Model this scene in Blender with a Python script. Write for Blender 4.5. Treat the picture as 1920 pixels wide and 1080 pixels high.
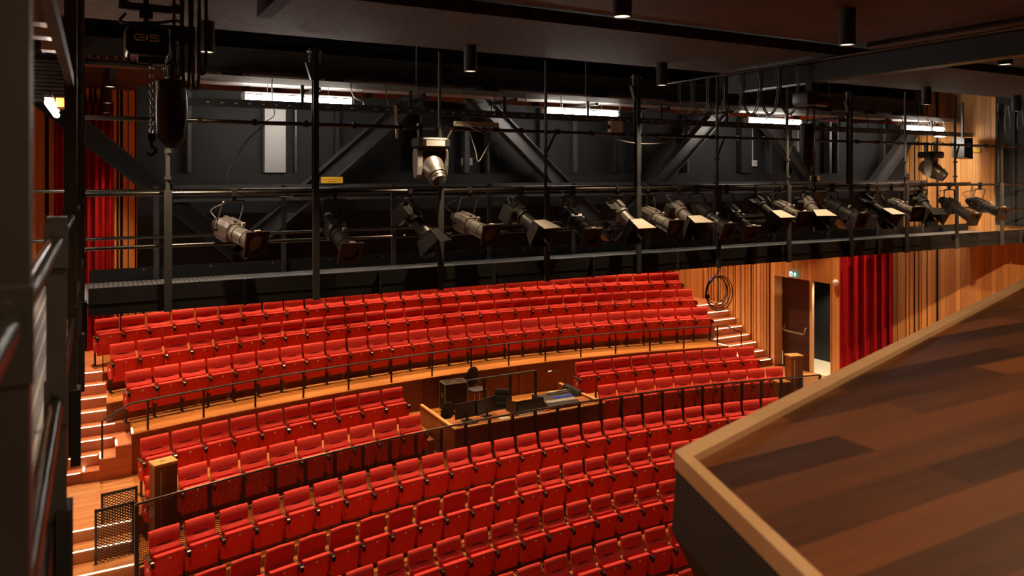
import bpy, math, random
from mathutils import Vector, Matrix, Euler
random.seed(7)
D = bpy.data
for o in list(D.objects): D.objects.remove(o, do_unlink=True)
SC = bpy.context.scene
COL = SC.collection
PI = math.pi
CZ = 8.5                      # height of the camera above the lowest floor

# ------------------------------------------------------------------ camera
cam = D.cameras.new('camera')
cam.sensor_width = 36.0
cam.lens = 1417.6 / 1920 * 36.0
cam.shift_y = -(540 - 327.3) / 1920
cam.clip_start = 0.05
cam.dof.use_dof = True
cam.dof.focus_distance = 11.0
cam.dof.aperture_fstop = 2.8
camo = D.objects.new('camera', cam)
COL.objects.link(camo)
camo.location = (0, 0, CZ)
camo.rotation_euler = (PI / 2, 0, -math.radians(28.821))
SC.camera = camo

# ------------------------------------------------------------------ world, exposure
w = D.worlds.new('world'); SC.world = w
w.use_nodes = True
w.node_tree.nodes['Background'].inputs[0].default_value = (1.0, 0.82, 0.65, 1)
w.node_tree.nodes['Background'].inputs[1].default_value = 0.008
SC.view_settings.view_transform = 'Standard'
SC.view_settings.look = 'None'
SC.view_settings.gamma = 1
SC.view_settings.exposure = 0.0
SC.view_settings.use_curve_mapping = False

WARM = (1.0, 0.66, 0.36)
def spot(name, loc, aim, power, angle, color=WARM, size=0.06, blend=0.5):
    l = D.lights.new(name, 'SPOT')
    l.energy = power; l.color = color; l.spot_size = math.radians(angle); l.spot_blend = blend
    l.shadow_soft_size = size
    o = D.objects.new(name, l); COL.objects.link(o); o.location = loc
    o.rotation_euler = (Vector(aim) - Vector(loc)).to_track_quat('-Z', 'Y').to_euler()
    return o
def area(name, loc, aim, power, sx, sy, color=WARM):
    l = D.lights.new(name, 'AREA'); l.shape = 'RECTANGLE'; l.size = sx; l.size_y = sy
    l.energy = power; l.color = color
    o = D.objects.new(name, l); COL.objects.link(o); o.location = loc
    o.rotation_euler = (Vector(aim) - Vector(loc)).to_track_quat('-Z', 'Y').to_euler()
    return o

# downlight positions (the lamps are built further down at the same places)
DOWNLIGHTS = []
for X in (0.93, 3.57, 6.2, 8.85, 11.5, 14.1): DOWNLIGHTS.append((X, 4.72, 9.72))
for X in (0.95, 3.82, 6.68, 9.6, 12.5, 15.3): DOWNLIGHTS.append((X, 7.95, 9.70))
NEAR_FILL = [(X, 1.49, 9.72) for X in (0.75, 3.57, 6.2, 8.85)] + [(X, -1.74, 9.72) for X in (0.75, 3.57)]  # unseen lamps carrying the grid on, added to light the reflector and posts
REAR_DOWN = [(X, Y, 9.9) for Y in (13.7, 16.8, 19.5) for X in (0.2, 2.8, 5.5, 8.1, 10.8, 13.4, 16.0)]
for (X, Y, Z) in DOWNLIGHTS:
    if Y > 6: spot('downlight_beam', (X, Y, Z - .03), (X, Y, 0), 300, 84, (1, .74, .48), .05, .7)
    elif X > 14: spot('downlight_beam', (X, Y, Z - .03), (17.4, 9.6, 5.0), 700, 72, WARM, .05, .9)  # out-of-view lamp turned sideways, added as a washer for the right wall
    elif X > 11: spot('downlight_beam', (X, Y, Z - .03), (17.4, 9.4, 5.4), 1300, 56, WARM, .05, .9)  # second washer, also tilted off vertical to brighten the right wall
    else: spot('downlight_beam', (X, Y, Z - .03), (X, Y + .5, 0), 200, 84, WARM, .05, .9)
for (X, Y, Z) in NEAR_FILL:
    spot('downlight_beam', (X, Y, Z - .03), (X, Y, 0), 75 if Y > 0 else 70, 130 if Y > 0 else 168, (1, .68, .40), .05, .8 if Y > 0 else .3)
for (X, Y, Z) in REAR_DOWN:
    spot('downlight_beam', (X, Y, Z - .03), (X, Y - 1.3, 2.5), 1700, 58, WARM, .06, .9)

# ------------------------------------------------------------------ materials
def mat(name, color, rough=0.6, metal=0.0, noise=0.0, nscale=8.0, bump=0.0, bscale=60.0, spec=0.5, coat=0.0):
    m = D.materials.new(name); m.use_nodes = True
    nt = m.node_tree; b = nt.nodes['Principled BSDF']
    b.inputs['Base Color'].default_value = (*color, 1)
    b.inputs['Roughness'].default_value = rough
    b.inputs['Metallic'].default_value = metal
    b.inputs['Specular IOR Level'].default_value = spec
    if coat: b.inputs['Coat Weight'].default_value = coat
    tc = nt.nodes.new('ShaderNodeTexCoord')
    if noise:
        n = nt.nodes.new('ShaderNodeTexNoise'); n.inputs['Scale'].default_value = nscale; n.inputs['Detail'].default_value = 5
        nt.links.new(tc.outputs['Object'], n.inputs['Vector'])
        r = nt.nodes.new('ShaderNodeMapRange'); r.inputs[1].default_value = .3; r.inputs[2].default_value = .7
        r.inputs[3].default_value = 1 - noise; r.inputs[4].default_value = 1 + noise
        nt.links.new(n.outputs[0], r.inputs[0])
        mx = nt.nodes.new('ShaderNodeMix'); mx.data_type = 'RGBA'; mx.blend_type = 'MULTIPLY'; mx.inputs[0].default_value = 1
        mx.inputs[6].default_value = (*color, 1)
        nt.links.new(r.outputs[0], mx.inputs[7]); nt.links.new(mx.outputs[2], b.inputs['Base Color'])
    if bump:
        n = nt.nodes.new('ShaderNodeTexNoise'); n.inputs['Scale'].default_value = bscale; n.inputs['Detail'].default_value = 3
        nt.links.new(tc.outputs['Object'], n.inputs['Vector'])
        bp = nt.nodes.new('ShaderNodeBump'); bp.inputs['Strength'].default_value = bump; bp.inputs['Distance'].default_value = .01
        nt.links.new(n.outputs[0], bp.inputs['Height']); nt.links.new(bp.outputs[0], b.inputs['Normal'])
    return m

def wood(name, c1, c2, axis='X', plank=0.12, length=1.6, rough=0.4, seam=0.5, contrast=1.0, spec=.5):
    """planks running along an axis, each with its own tone and a fine grain"""
    m = D.materials.new(name); m.use_nodes = True
    nt = m.node_tree; N = nt.nodes; L = nt.links; b = N['Principled BSDF']
    b.inputs['Roughness'].default_value = rough
    b.inputs['Specular IOR Level'].default_value = spec
    tc = N.new('ShaderNodeTexCoord'); mp = N.new('ShaderNodeMapping')
    L.new(tc.outputs['Object'], mp.inputs['Vector'])
    rot = {'X': (0, 0, 0), 'Y': (0, 0, -PI / 2), 'Z': (0, PI / 2, 0)}[axis]
    mp.inputs['Rotation'].default_value = rot
    br = N.new('ShaderNodeTexBrick'); br.offset = 0.37; br.offset_frequency = 2; br.squash = 1
    br.inputs['Scale'].default_value = 1.0
    br.inputs['Brick Width'].default_value = length; br.inputs['Row Height'].default_value = plank
    br.inputs['Mortar Size'].default_value = .0022; br.inputs['Mortar Smooth'].default_value = .2
    br.inputs['Color1'].default_value = (0, 0, 0, 1); br.inputs['Color2'].default_value = (1, 1, 1, 1)
    br.inputs['Mortar'].default_value = (.5, .5, .5, 1)
    if axis == 'Z':      # wall boards: use the horizontal coordinate as row
        sep = N.new('ShaderNodeSeparateXYZ'); cmb = N.new('ShaderNodeCombineXYZ'); ad = N.new('ShaderNodeMath'); ad.operation = 'ADD'
        L.new(tc.outputs['Object'], sep.inputs[0]); L.new(sep.outputs[0], ad.inputs[0]); L.new(sep.outputs[1], ad.inputs[1])
        L.new(sep.outputs[2], cmb.inputs[0]); L.new(ad.outputs[0], cmb.inputs[1])
        vec = cmb.outputs[0]
    else:
        vec = mp.outputs[0]
    L.new(vec, br.inputs['Vector'])
    sc = N.new('ShaderNodeMapping'); sc.inputs['Scale'].default_value = (1.6, 26, 26); L.new(vec, sc.inputs['Vector'])
    ns = N.new('ShaderNodeTexNoise'); ns.inputs['Scale'].default_value = 1.0; ns.inputs['Detail'].default_value = 6; ns.inputs['Roughness'].default_value = .65
    L.new(sc.outputs[0], ns.inputs['Vector'])
    mixf = N.new('ShaderNodeMix'); mixf.inputs[0].default_value = .45
    L.new(br.outputs['Color'], mixf.inputs[2]); L.new(ns.outputs[0], mixf.inputs[3])
    mr = N.new('ShaderNodeMapRange'); mr.inputs[1].default_value = .5 - .35 / contrast; mr.inputs[2].default_value = .5 + .35 / contrast
    L.new(mixf.outputs[0], mr.inputs[0])
    cm = N.new('ShaderNodeMix'); cm.data_type = 'RGBA'
    cm.inputs[6].default_value = (*c1, 1); cm.inputs[7].default_value = (*c2, 1); L.new(mr.outputs[0], cm.inputs[0])
    dk = N.new('ShaderNodeMix'); dk.data_type = 'RGBA'; dk.blend_type = 'MULTIPLY'
    dk.inputs[7].default_value = (seam, seam, seam, 1)
    L.new(br.outputs['Fac'], dk.inputs[0]); L.new(cm.outputs[2], dk.inputs[6]); L.new(dk.outputs[2], b.inputs['Base Color'])
    return m

def emis(name, color, strength):
    m = D.materials.new(name); m.use_nodes = True; b = m.node_tree.nodes['Principled BSDF']
    b.inputs['Base Color'].default_value = (*color, 1)
    b.inputs['Emission Color'].default_value = (*color, 1); b.inputs['Emission Strength'].default_value = strength
    return m

def mesh_screen(name, color, cell=0.03, open_=0.80, rough=.5, metal=.6, sx=1.0, sy=.55):
    """expanded metal: diamond openings"""
    m = D.materials.new(name); m.use_nodes = True
    nt = m.node_tree; N = nt.nodes; L = nt.links; b = N['Principled BSDF']
    b.inputs['Base Color'].default_value = (*color, 1); b.inputs['Roughness'].default_value = rough; b.inputs['Metallic'].default_value = metal
    tc = N.new('ShaderNodeTexCoord'); sep = N.new('ShaderNodeSeparateXYZ'); L.new(tc.outputs['Object'], sep.inputs[0])
    def math_(op, a, b_=None):
        n = N.new('ShaderNodeMath'); n.operation = op
        for i, v in enumerate((a, b_)):
            if v is None: continue
            if isinstance(v, (int, float)): n.inputs[i].default_value = v
            else: L.new(v, n.inputs[i])
        return n.outputs[0]
    u = math_('MULTIPLY', sep.outputs[0], 1 / (cell * sx)); v = math_('MULTIPLY', sep.outputs[2], 1 / (cell * sy))
    a = math_('ABSOLUTE', math_('SUBTRACT', math_('FRACT', math_('ADD', u, v)), .5))
    c = math_('ABSOLUTE', math_('SUBTRACT', math_('FRACT', math_('SUBTRACT', u, v)), .5))
    mx = math_('MAXIMUM', a, c)
    fac = math_('GREATER_THAN', mx, open_ / 2)
    L.new(fac, b.inputs['Alpha'])
    return m

M = {}
M['red'] = mat('red_wool', (0.66, 0.056, 0.044), .85, noise=.10, nscale=30, bump=.25, bscale=260, spec=.2)
M['darkred'] = mat('seat_slot', (0.06, 0.003, 0.003), .95)
M['black'] = mat('black_steel', (0.030, 0.028, 0.026), .5, .1, noise=.15, nscale=5)
M['blackmatt'] = mat('black_matt', (0.008, 0.008, 0.009), .8)
M['panel'] = mat('charcoal_board', (0.0135, 0.0122, 0.0112), .75, noise=.18, nscale=1.4)
M['fascia'] = mat('black_sheet', (0.020, 0.0185, 0.0175), .5, .2, noise=.2, nscale=3)
M['darksteel'] = mat('dark_painted_steel', (0.058, 0.054, 0.050), .5, .05, noise=.12, nscale=5)
M['grey'] = mat('grey_steel', (0.085, 0.08, 0.076), .42, .4, noise=.12, nscale=4)
M['lightgrey'] = mat('light_grey_steel', (0.42, 0.40, 0.38), .5, .1)
M['pipe'] = mat('scuffed_pipe', (0.10, 0.088, 0.075), .28, .9, noise=.3, nscale=6)
M['lampbody'] = mat('lamp_housing', (0.045, 0.042, 0.039), .36, .55, noise=.2, nscale=20)
M['lampsilver'] = mat('silver_lamp_housing', (0.30, 0.27, 0.24), .34, .75, noise=.15, nscale=20)
M['orange_frame'] = mat('brown_frame_face', (0.045, 0.020, 0.011), .5, .3)
M['lens'] = mat('lamp_lens', (0.02, 0.012, 0.008), .06, 0, spec=1.0, coat=.5)
M['white'] = mat('white_plastic', (0.8, 0.78, 0.74), .4)
M['stud'] = mat('pale_stud', (0.75, 0.66, 0.52), .35, .3)
M['arm'] = mat('armrest_cap', (0.02, 0.017, 0.015), .25, .2)
M['armwood'] = mat('armrest_pad', (0.09, 0.035, 0.018), .45)
M['cable'] = mat('grey_cable', (0.20, 0.185, 0.165), .5)
M['blackcable'] = mat('black_cable', (0.015, 0.013, 0.012), .5)
M['cloth'] = mat('black_bag_cloth', (0.022, 0.019, 0.017), .38, noise=.2, nscale=6, bump=.3, bscale=12)
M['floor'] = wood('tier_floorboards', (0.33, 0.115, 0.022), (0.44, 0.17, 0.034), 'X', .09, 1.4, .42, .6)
M['landing'] = wood('landing_boards', (0.38, 0.15, 0.05), (0.60, 0.27, 0.10), 'X', .075, 1.1, .42, .6)
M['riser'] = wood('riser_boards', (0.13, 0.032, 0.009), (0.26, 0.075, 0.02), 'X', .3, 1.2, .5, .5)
M['stepwood'] = wood('stair_boards', (0.42, 0.12, 0.05), (0.60, 0.24, 0.10), 'X', .1, 1.3, .45, .6)
M['wallwood'] = wood('wall_boards', (0.52, 0.215, 0.062), (0.80, 0.40, 0.135), 'Z', .115, 60, .5, .45, 1.2)
M['wallgap'] = mat('wall_gap', (0.006, 0.004, 0.003), .9)
M['velvet'] = mat('red_velvet', (0.33, 0.006, 0.010), .9, noise=.15, nscale=4, spec=.15)
M['ceil'] = mat('brown_ceiling_board', (0.075, 0.032, 0.018), .75, noise=.35, nscale=2.5, bump=.5, bscale=90)
M['ceil2'] = mat('dark_textured_ceiling', (0.060, 0.036, 0.022), .8, noise=.5, nscale=14, bump=.8, bscale=120)
M['beam'] = mat('roof_steel', (0.032, 0.028, 0.025), .45, .4)
M['slabtop'] = wood('reflector_veneer', (0.036, 0.010, 0.003), (0.24, 0.078, 0.018), 'X', .145, 1.25, .5, .8, 1.3)
M['slabtrim'] = wood('pale_edge_wood', (0.74, 0.45, 0.22), (0.85, 0.55, 0.30), 'X', .4, 3.0, .55, .9)
M['slabside'] = mat('dark_grey_side', (0.040, 0.034, 0.031), .8, noise=.1, nscale=6)
M['boothwood'] = wood('booth_boards', (0.17, 0.05, 0.013), (0.36, 0.13, 0.035), 'X', .24, 1.0, .45, .6)
M['boothcap'] = mat('booth_cap_wood', (0.62, 0.30, 0.10), .5, noise=.15, nscale=12)
M['led'] = emis('step_light', (1.0, 0.80, 0.52), 5.5)
M['tube'] = emis('fluorescent_tube', (1.0, 0.93, 0.84), 55.0)
M['bulb'] = emis('warm_lamp_face', (1.0, 0.72, 0.45), 3.0)
M['cream'] = mat('cream_lobby_floor', (0.78, 0.66, 0.46), .5)
M['doorbrown'] = mat('dark_brown_door', (0.055, 0.014, 0.006), .5, noise=.2, nscale=3)
M['steel'] = mat('brushed_steel', (0.62, 0.58, 0.52), .3, .9)
M['yellow'] = mat('yellow_sign', (0.85, 0.47, 0.03), .5)
M['signred'] = mat('sign_print', (0.45, 0.06, 0.02), .5)
M['green'] = emis('exit_green', (0.02, 0.22, 0.17), .9)
M['signwhite'] = emis('exit_white', (0.8, 0.95, 0.9), 1.1)
M['blue'] = emis('blue_key_light', (0.03, 0.07, 0.55), .35)
def grating(name):
    m = D.materials.new(name); m.use_nodes = True; nt = m.node_tree; N = nt.nodes; L = nt.links; b = N['Principled BSDF']
    b.inputs['Metallic'].default_value = .2; b.inputs['Roughness'].default_value = .5
    tc = N.new('ShaderNodeTexCoord'); br = N.new('ShaderNodeTexBrick'); L.new(tc.outputs['Object'], br.inputs['Vector'])
    br.offset = 0; br.inputs['Scale'].default_value = 1; br.inputs['Brick Width'].default_value = .05; br.inputs['Row Height'].default_value = .033
    br.inputs['Mortar Size'].default_value = .008; br.inputs['Color1'].default_value = (.012, .011, .010, 1); br.inputs['Color2'].default_value = (.03, .027, .024, 1)
    br.inputs['Mortar'].default_value = (.62, .58, .53, 1); L.new(br.outputs['Color'], b.inputs['Base Color']); return m
M['grate'] = grating('steel_grating')
M['screen'] = mesh_screen('expanded_metal', (0.06, 0.035, 0.022), .055, .66, .5, .4, 1.0, .6)
M['gatescreen'] = mesh_screen('gate_expanded_metal', (0.07, 0.045, 0.03), .075, .66, .5, .4, 1.0, .6)
M['chairseat'] = mat('grey_chair_fabric', (0.045, 0.04, 0.036), .8, noise=.5, nscale=60)
M['chrome'] = mat('chrome', (0.6, 0.57, 0.5), .18, 1.0)
M['case'] = mat('case_laminate', (0.010, 0.009, 0.009), .45)
M['caseedge'] = mat('case_aluminium', (0.55, 0.50, 0.42), .3, .9)
M['orange'] = mat('orange_plug', (0.8, 0.22, 0.03), .5)
M['bluetape'] = mat('blue_tape', (0.05, 0.10, 0.35), .6)

# ------------------------------------------------------------------ mesh helpers
class MB:
    def __init__(s): s.v = []; s.f = []
    def poly(s, pts): 
        i = len(s.v); s.v += [tuple(p) for p in pts]; s.f.append(tuple(range(i, i + len(pts))))
    def box(s, x0, x1, y0, y1, z0, z1, mtx=None):
        i = len(s.v)
        pts = [(x0, y0, z0), (x1, y0, z0), (x1, y1, z0), (x0, y1, z0), (x0, y0, z1), (x1, y0, z1), (x1, y1, z1), (x0, y1, z1)]
        if mtx is not None: pts = [tuple(mtx @ Vector(p)) for p in pts]
        s.v += pts
        s.f += [tuple(i + k for k in q) for q in ((3, 2, 1, 0), (4, 5, 6, 7), (0, 1, 5, 4), (1, 2, 6, 5), (2, 3, 7, 6), (3, 0, 4, 7))]
        return s
    def bar(s, a, b, wx, wz, up=(0, 0, 1)):
        """square bar from a to b, wx wide and wz deep"""
        a = Vector(a); b = Vector(b); d = (b - a); L = d.length; d.normalize()
        u = Vector(up)
        if abs(d.dot(u)) > .99: u = Vector((0, 1, 0))
        x = d.cross(u).normalized(); z = x.cross(d).normalized()
        m = Matrix(((x.x, d.x, z.x, a.x), (x.y, d.y, z.y, a.y), (x.z, d.z, z.z, a.z), (0, 0, 0, 1)))
        return s.box(-wx / 2, wx / 2, 0, L, -wz / 2, wz / 2, m)
    def tube(s, pts, r, n=8, closed=False, cap=True):
        pts = [Vector(p) for p in pts]; m = len(pts); i0 = len(s.v)
        rr = r if isinstance(r, (list, tuple)) else [r] * m
        ref = None
        for k, p in enumerate(pts):
            if closed: d = pts[(k + 1) % m] - pts[k - 1]
            else: d = pts[min(k + 1, m - 1)] - pts[max(k - 1, 0)]
            d.normalize()
            if ref is None:
                ref = Vector((0, 0, 1)) if abs(d.z) < .9 else Vector((1, 0, 0))
            x = d.cross(ref)
            if x.length < 1e-4: x = d.orthogonal()
            x.normalize(); y = d.cross(x).normalized(); ref = x.cross(d) * 1.0
            for j in range(n):
                a = 2 * PI * j / n
                s.v.append(tuple(p + (x * math.cos(a) + y * math.sin(a)) * rr[k]))
        for k in range(m if closed else m - 1):
            for j in range(n):
                a = i0 + k * n; b = i0 + ((k + 1) % m) * n
                s.f.append((a + j, a + (j + 1) % n, b + (j + 1) % n, b + j))
        if cap and not closed:
            s.f.append(tuple(i0 + j for j in reversed(range(n)))); s.f.append(tuple(i0 + (m - 1) * n + j for j in range(n)))
        return s
    def lathe(s, prof, n=20, mtx=None, cap=True):
        """prof = [(axial z, radius)]"""
        i0 = len(s.v)
        for z, r in prof:
            for j in range(n):
                a = 2 * PI * j / n; p = Vector((r * math.cos(a), r * math.sin(a), z))
                s.v.append(tuple(mtx @ p) if mtx is not None else tuple(p))
        for k in range(len(prof) - 1):
            for j in range(n):
                a = i0 + k * n; b = a + n
                s.f.append((a + j, a + (j + 1) % n, b + (j + 1) % n, b + j))
        if cap:
            s.f.append(tuple(i0 + j for j in reversed(range(n)))); s.f.append(tuple(i0 + (len(prof) - 1) * n + j for j in range(n)))
        return s
    def loft(s, rings, cap=True):
        n = len(rings[0]); i0 = len(s.v)
        for r in rings: s.v += [tuple(p) for p in r]
        for k in range(len(rings) - 1):
            for j in range(n):
                a = i0 + k * n; b = a + n
                s.f.append((a + j, a + (j + 1) % n, b + (j + 1) % n, b + j))
        if cap:
            s.f.append(tuple(i0 + j for j in reversed(range(n)))); s.f.append(tuple(i0 + (len(rings) - 1) * n + j for j in range(n)))
        return s
    def mesh(s, name, material, smooth=False):
        me = D.meshes.new(name); me.from_pydata(s.v, [], s.f); me.update()
        import bmesh
        bm = bmesh.new(); bm.from_mesh(me); bmesh.ops.recalc_face_normals(bm, faces=bm.faces); bm.to_mesh(me); bm.free()
        if smooth:
            for p in me.polygons: p.use_smooth = True
            try: me.set_sharp_from_angle(angle=math.radians(40))
            except Exception: pass
        if isinstance(material, str): material = M[material]
        me.materials.append(material)
        return me
    def build(s, name, material, parent=None, loc=None, smooth=False):
        return link(name, s.mesh(name, material, smooth), parent, loc)

def link(name, me, parent=None, loc=None, rot=None):
    o = D.objects.new(name, me); COL.objects.link(o)
    if parent is not None: o.parent = parent
    if loc is not None: o.location = loc
    if rot is not None: o.rotation_euler = rot
    return o
def tag(o, label=None, cat=None, group=None, kind=None):
    if label: o['label'] = label
    if cat: o['category'] = cat
    if group: o['group'] = group
    if kind: o['kind'] = kind
    return o
def thing(name, label, cat, loc=(0, 0, 0), rz=0, group=None, kind=None):
    o = D.objects.new(name, None); COL.objects.link(o); o.location = loc; o.rotation_euler = (0, 0, rz)
    o.empty_display_size = .1
    return tag(o, label, cat, group, kind)
def copy_tree(root):
    r = root.copy(); COL.objects.link(r)
    for ch in root.children:
        c = ch.copy(); COL.objects.link(c); c.parent = r
        for g in ch.children:
            d = g.copy(); COL.objects.link(d); d.parent = c
    return r
ORD = ['', 'first', 'second', 'third', 'fourth', 'fifth', 'sixth', 'seventh', 'eighth', 'ninth', 'tenth', 'eleventh', 'twelfth', 'thirteenth',
       'fourteenth', 'fifteenth', 'sixteenth', 'seventeenth', 'eighteenth', 'nineteenth', 'twentieth', 'twenty-first', 'twenty-second',
       'twenty-third', 'twenty-fourth', 'twenty-fifth', 'twenty-sixth', 'twenty-seventh', 'twenty-eighth', 'twenty-ninth', 'thirtieth', 'thirty-first']
def arc_pts(a, b, sag, n=8, axis=(0, 0, -1)):
    a = Vector(a); b = Vector(b); ax = Vector(axis)
    return [a.lerp(b, t / n) + ax * (4 * sag * (t / n) * (1 - t / n)) for t in range(n + 1)]
def bend(pts, n=6):
    """smooth a polyline (Catmull-Rom)"""
    P = [Vector(p) for p in pts]; P = [P[0] * 2 - P[1]] + P + [P[-1] * 2 - P[-2]]; out = []
    for i in range(1, len(P) - 2):
        for k in range(n):
            t = k / n; p0, p1, p2, p3 = P[i - 1:i + 3]
            out.append(.5 * ((2 * p1) + (-p0 + p2) * t + (2 * p0 - 5 * p1 + 4 * p2 - p3) * t * t + (-p0 + 3 * p1 - 3 * p2 + p3) * t ** 3))
    out.append(P[-2]); return out

XC = 8.142; RAD = 28.6; XL = -1.17; XR = 17.45; YB = 20.15
def arcY(X, Y0): return Y0 - RAD + math.sqrt(RAD * RAD - (X - XC) ** 2)
def on_arc(a, Y0, R=RAD): return XC + R * math.sin(a / R), Y0 - R * (1 - math.cos(a / R)), -a / R
Z_A, Z_B, Z_C, Z_D, Z_E, Z_F, Z_G, Z_H, Z_I, Z_J = 4.425, 4.03, 3.645, 2.889, 2.56, 2.185, 1.803, 1.469, 1.12, .78

# ------------------------------------------------------------------ the hall
def struct(o): o['kind'] = 'structure'; return o
def sbox(name, material, x0, x1, y0, y1, z0, z1):
    return struct(MB().box(x0, x1, y0, y1, z0, z1).build(name, material))

struct(MB().box(XL - .2, XR + 4, -3, 21, -.3, 0).build('floor', 'floor'))
sbox('ceiling', 'ceil2', XL - .2, XR + .2, -3, 8.35, CZ + 2.0, CZ + 2.2)
sbox('ceiling', 'fascia', XL - .2, XR + .2, 8.35, 20.4, CZ + 2.0, CZ + 2.2)
# suspended ceiling rafts below it
sbox('trim_1', 'ceil', XL, 8.0, -3, 6.03, CZ + 1.56, CZ + 1.66)
sbox('trim_2', 'ceil', 8.28, XR, -3, 6.03, CZ + 1.56, CZ + 1.66)
sbox('trim_3', 'ceil2', XL, XR, 6.34, 8.30, CZ + 1.50, CZ + 1.62)

def board_wall(name, fixed, axis, a0, a1, z0, z1, side, sections, gaps=True, seed=3):
    """boards with dark shadow gaps on a dark backing; sections = [(from, to, 'plain'|'gaps')]"""
    rnd = random.Random(seed)
    mb = MB(); bk = MB()
    def bx(m, s0, s1, d0, d1, zz0, zz1):
        d0, d1 = sorted((fixed + side * d0, fixed + side * d1))
        if axis == 'Y': m.box(d0, d1, s0, s1, zz0, zz1)
        else: m.box(s0, s1, d0, d1, zz0, zz1)
    bx(bk, a0, a1, .035, .2, z0, z1)
    for s0, s1, kind in sections:
        p = s0
        while p < s1 - .01:
            wdt = rnd.choice((.09, .12, .17, .23)) if kind == 'gaps' else .13
            e = min(p + wdt, s1)
            if kind == 'gaps':
                g = rnd.choice((.02, .045, .075, .04, .06)); 
            else: g = .005
            if e - p > g + .01: bx(mb, p, e - g, -.012, .03, z0, z1)
            p = e
    o = thing(name, None, None, kind='structure')
    mb.build('boards', 'wallwood', o); bk.build('backing', 'wallgap', o)
    return o
H = CZ + 2.0
# right wall: rear part, above the door, front part
DY0, DY1, DZ1 = 13.75, 15.77, CZ - 2.96
board_wall('wall_right', XR, 'Y', DY1, 20.3, 0, H, 1, [(DY1, 18.7, 'gaps'), (18.7, 20.2, 'plain')], seed=5).rotation_euler = (0, 0, 0)
board_wall('wall_right', XR, 'Y', DY0, DY1, DZ1, H, 1, [(DY0, DY1, 'plain')], seed=6)
board_wall('wall_right', XR, 'Y', DY0, DY1, 0, Z_D - .01, 1, [(DY0, DY1, 'plain')], seed=6)
board_wall('wall_right', XR, 'Y', -3, DY0, 0, H, 1, [(-3, 10.75, 'plain'), (10.75, 13.4, 'gaps'), (13.4, DY0, 'plain')], seed=8)
board_wall('wall_left', XL, 'Y', -3, 20.3, 0, H, -1, [(-3, 10.75, 'plain'), (10.75, 13.4, 'gaps'), (13.4, 15.7, 'plain'), (15.7, 20.2, 'gaps')], seed=9)
board_wall('wall_back', YB, 'X', XL, XR, Z_A - .5, H, 1, [(XL, XR, 'gaps')], seed=12)
sbox('wall_front', 'blackmatt', XL - .2, XR + .2, -3.2, -3, 0, H)

# tiers -------------------------------------------------------------
def tier(z, y_front, y_back, xl, xr, bottom, label, topmat='floor'):
    t = thing('seating_tier', label, 'platform', kind='structure')
    n = 36; top = MB(); fr = MB()
    xs = [xl + (xr - xl) * i / n for i in range(n + 1)]
    f = lambda X: arcY(X, y_front)
    b = (lambda X: y_back[1]) if isinstance(y_back, tuple) else (lambda X: arcY(X, y_back))
    for x0, x1 in zip(xs, xs[1:]):
        top.poly([(x0, f(x0) - .02, z), (x1, f(x1) - .02, z), (x1, b(x1), z), (x0, b(x0), z)])
        top.poly([(x0, f(x0) - .02, z), (x0, f(x0) - .02, z - .03), (x1, f(x1) - .02, z - .03), (x1, f(x1) - .02, z)])
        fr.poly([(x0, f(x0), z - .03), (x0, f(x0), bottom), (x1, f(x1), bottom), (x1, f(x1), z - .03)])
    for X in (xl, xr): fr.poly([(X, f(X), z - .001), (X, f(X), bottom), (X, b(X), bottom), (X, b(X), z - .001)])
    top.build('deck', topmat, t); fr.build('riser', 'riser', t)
    return t
MX = 2 * XC
tier(Z_A, 18.9, ('y', YB), .12, MX - .12, Z_B - .1, 'topmost wooden seating tier under the back row')
tier(Z_B, 17.9, 18.9, .18, MX - .18, Z_C - .1, 'wooden seating tier under the second row from the back')
tier(Z_C, 16.83, 17.9, .586, MX - .586, Z_D - .1, 'wooden walkway tier behind the low handrail and under the third row')
tier(Z_D, 14.9, 16.83, .6, 6.28, Z_E - .1, 'left wooden tier directly below the upper walkway')
tier(Z_D, 14.9, 16.83, 10.2, MX - .6, Z_E - .1, 'right wooden tier directly below the upper walkway')
tier(Z_D, 15.5, 16.83, 6.28, 10.2, Z_E - .1, 'wooden floor of the control booth')
tier(Z_E, 13.75, 15.6, .58, MX - .58, Z_F - .1, 'wooden tier behind the mesh balustrade')
tier(Z_F, 12.75, 13.75, .58, MX - .58, Z_G - .1, 'wooden tier in front of the mesh balustrade')
tier(Z_G, 11.83, 12.75, .58, MX - .58, Z_H - .1, 'second wooden tier in front of the mesh balustrade')
tier(Z_H, 10.92, 11.83, .58, MX - .58, Z_I - .1, 'third wooden tier in front of the mesh balustrade')
tier(Z_I, 10.0, 10.92, .58, MX - .58, Z_J - .1, 'fourth wooden tier in front of the mesh balustrade')
tier(Z_J, 9.1, 10.0, .58, MX - .58, 0, 'lowest visible wooden seating tier')
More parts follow.
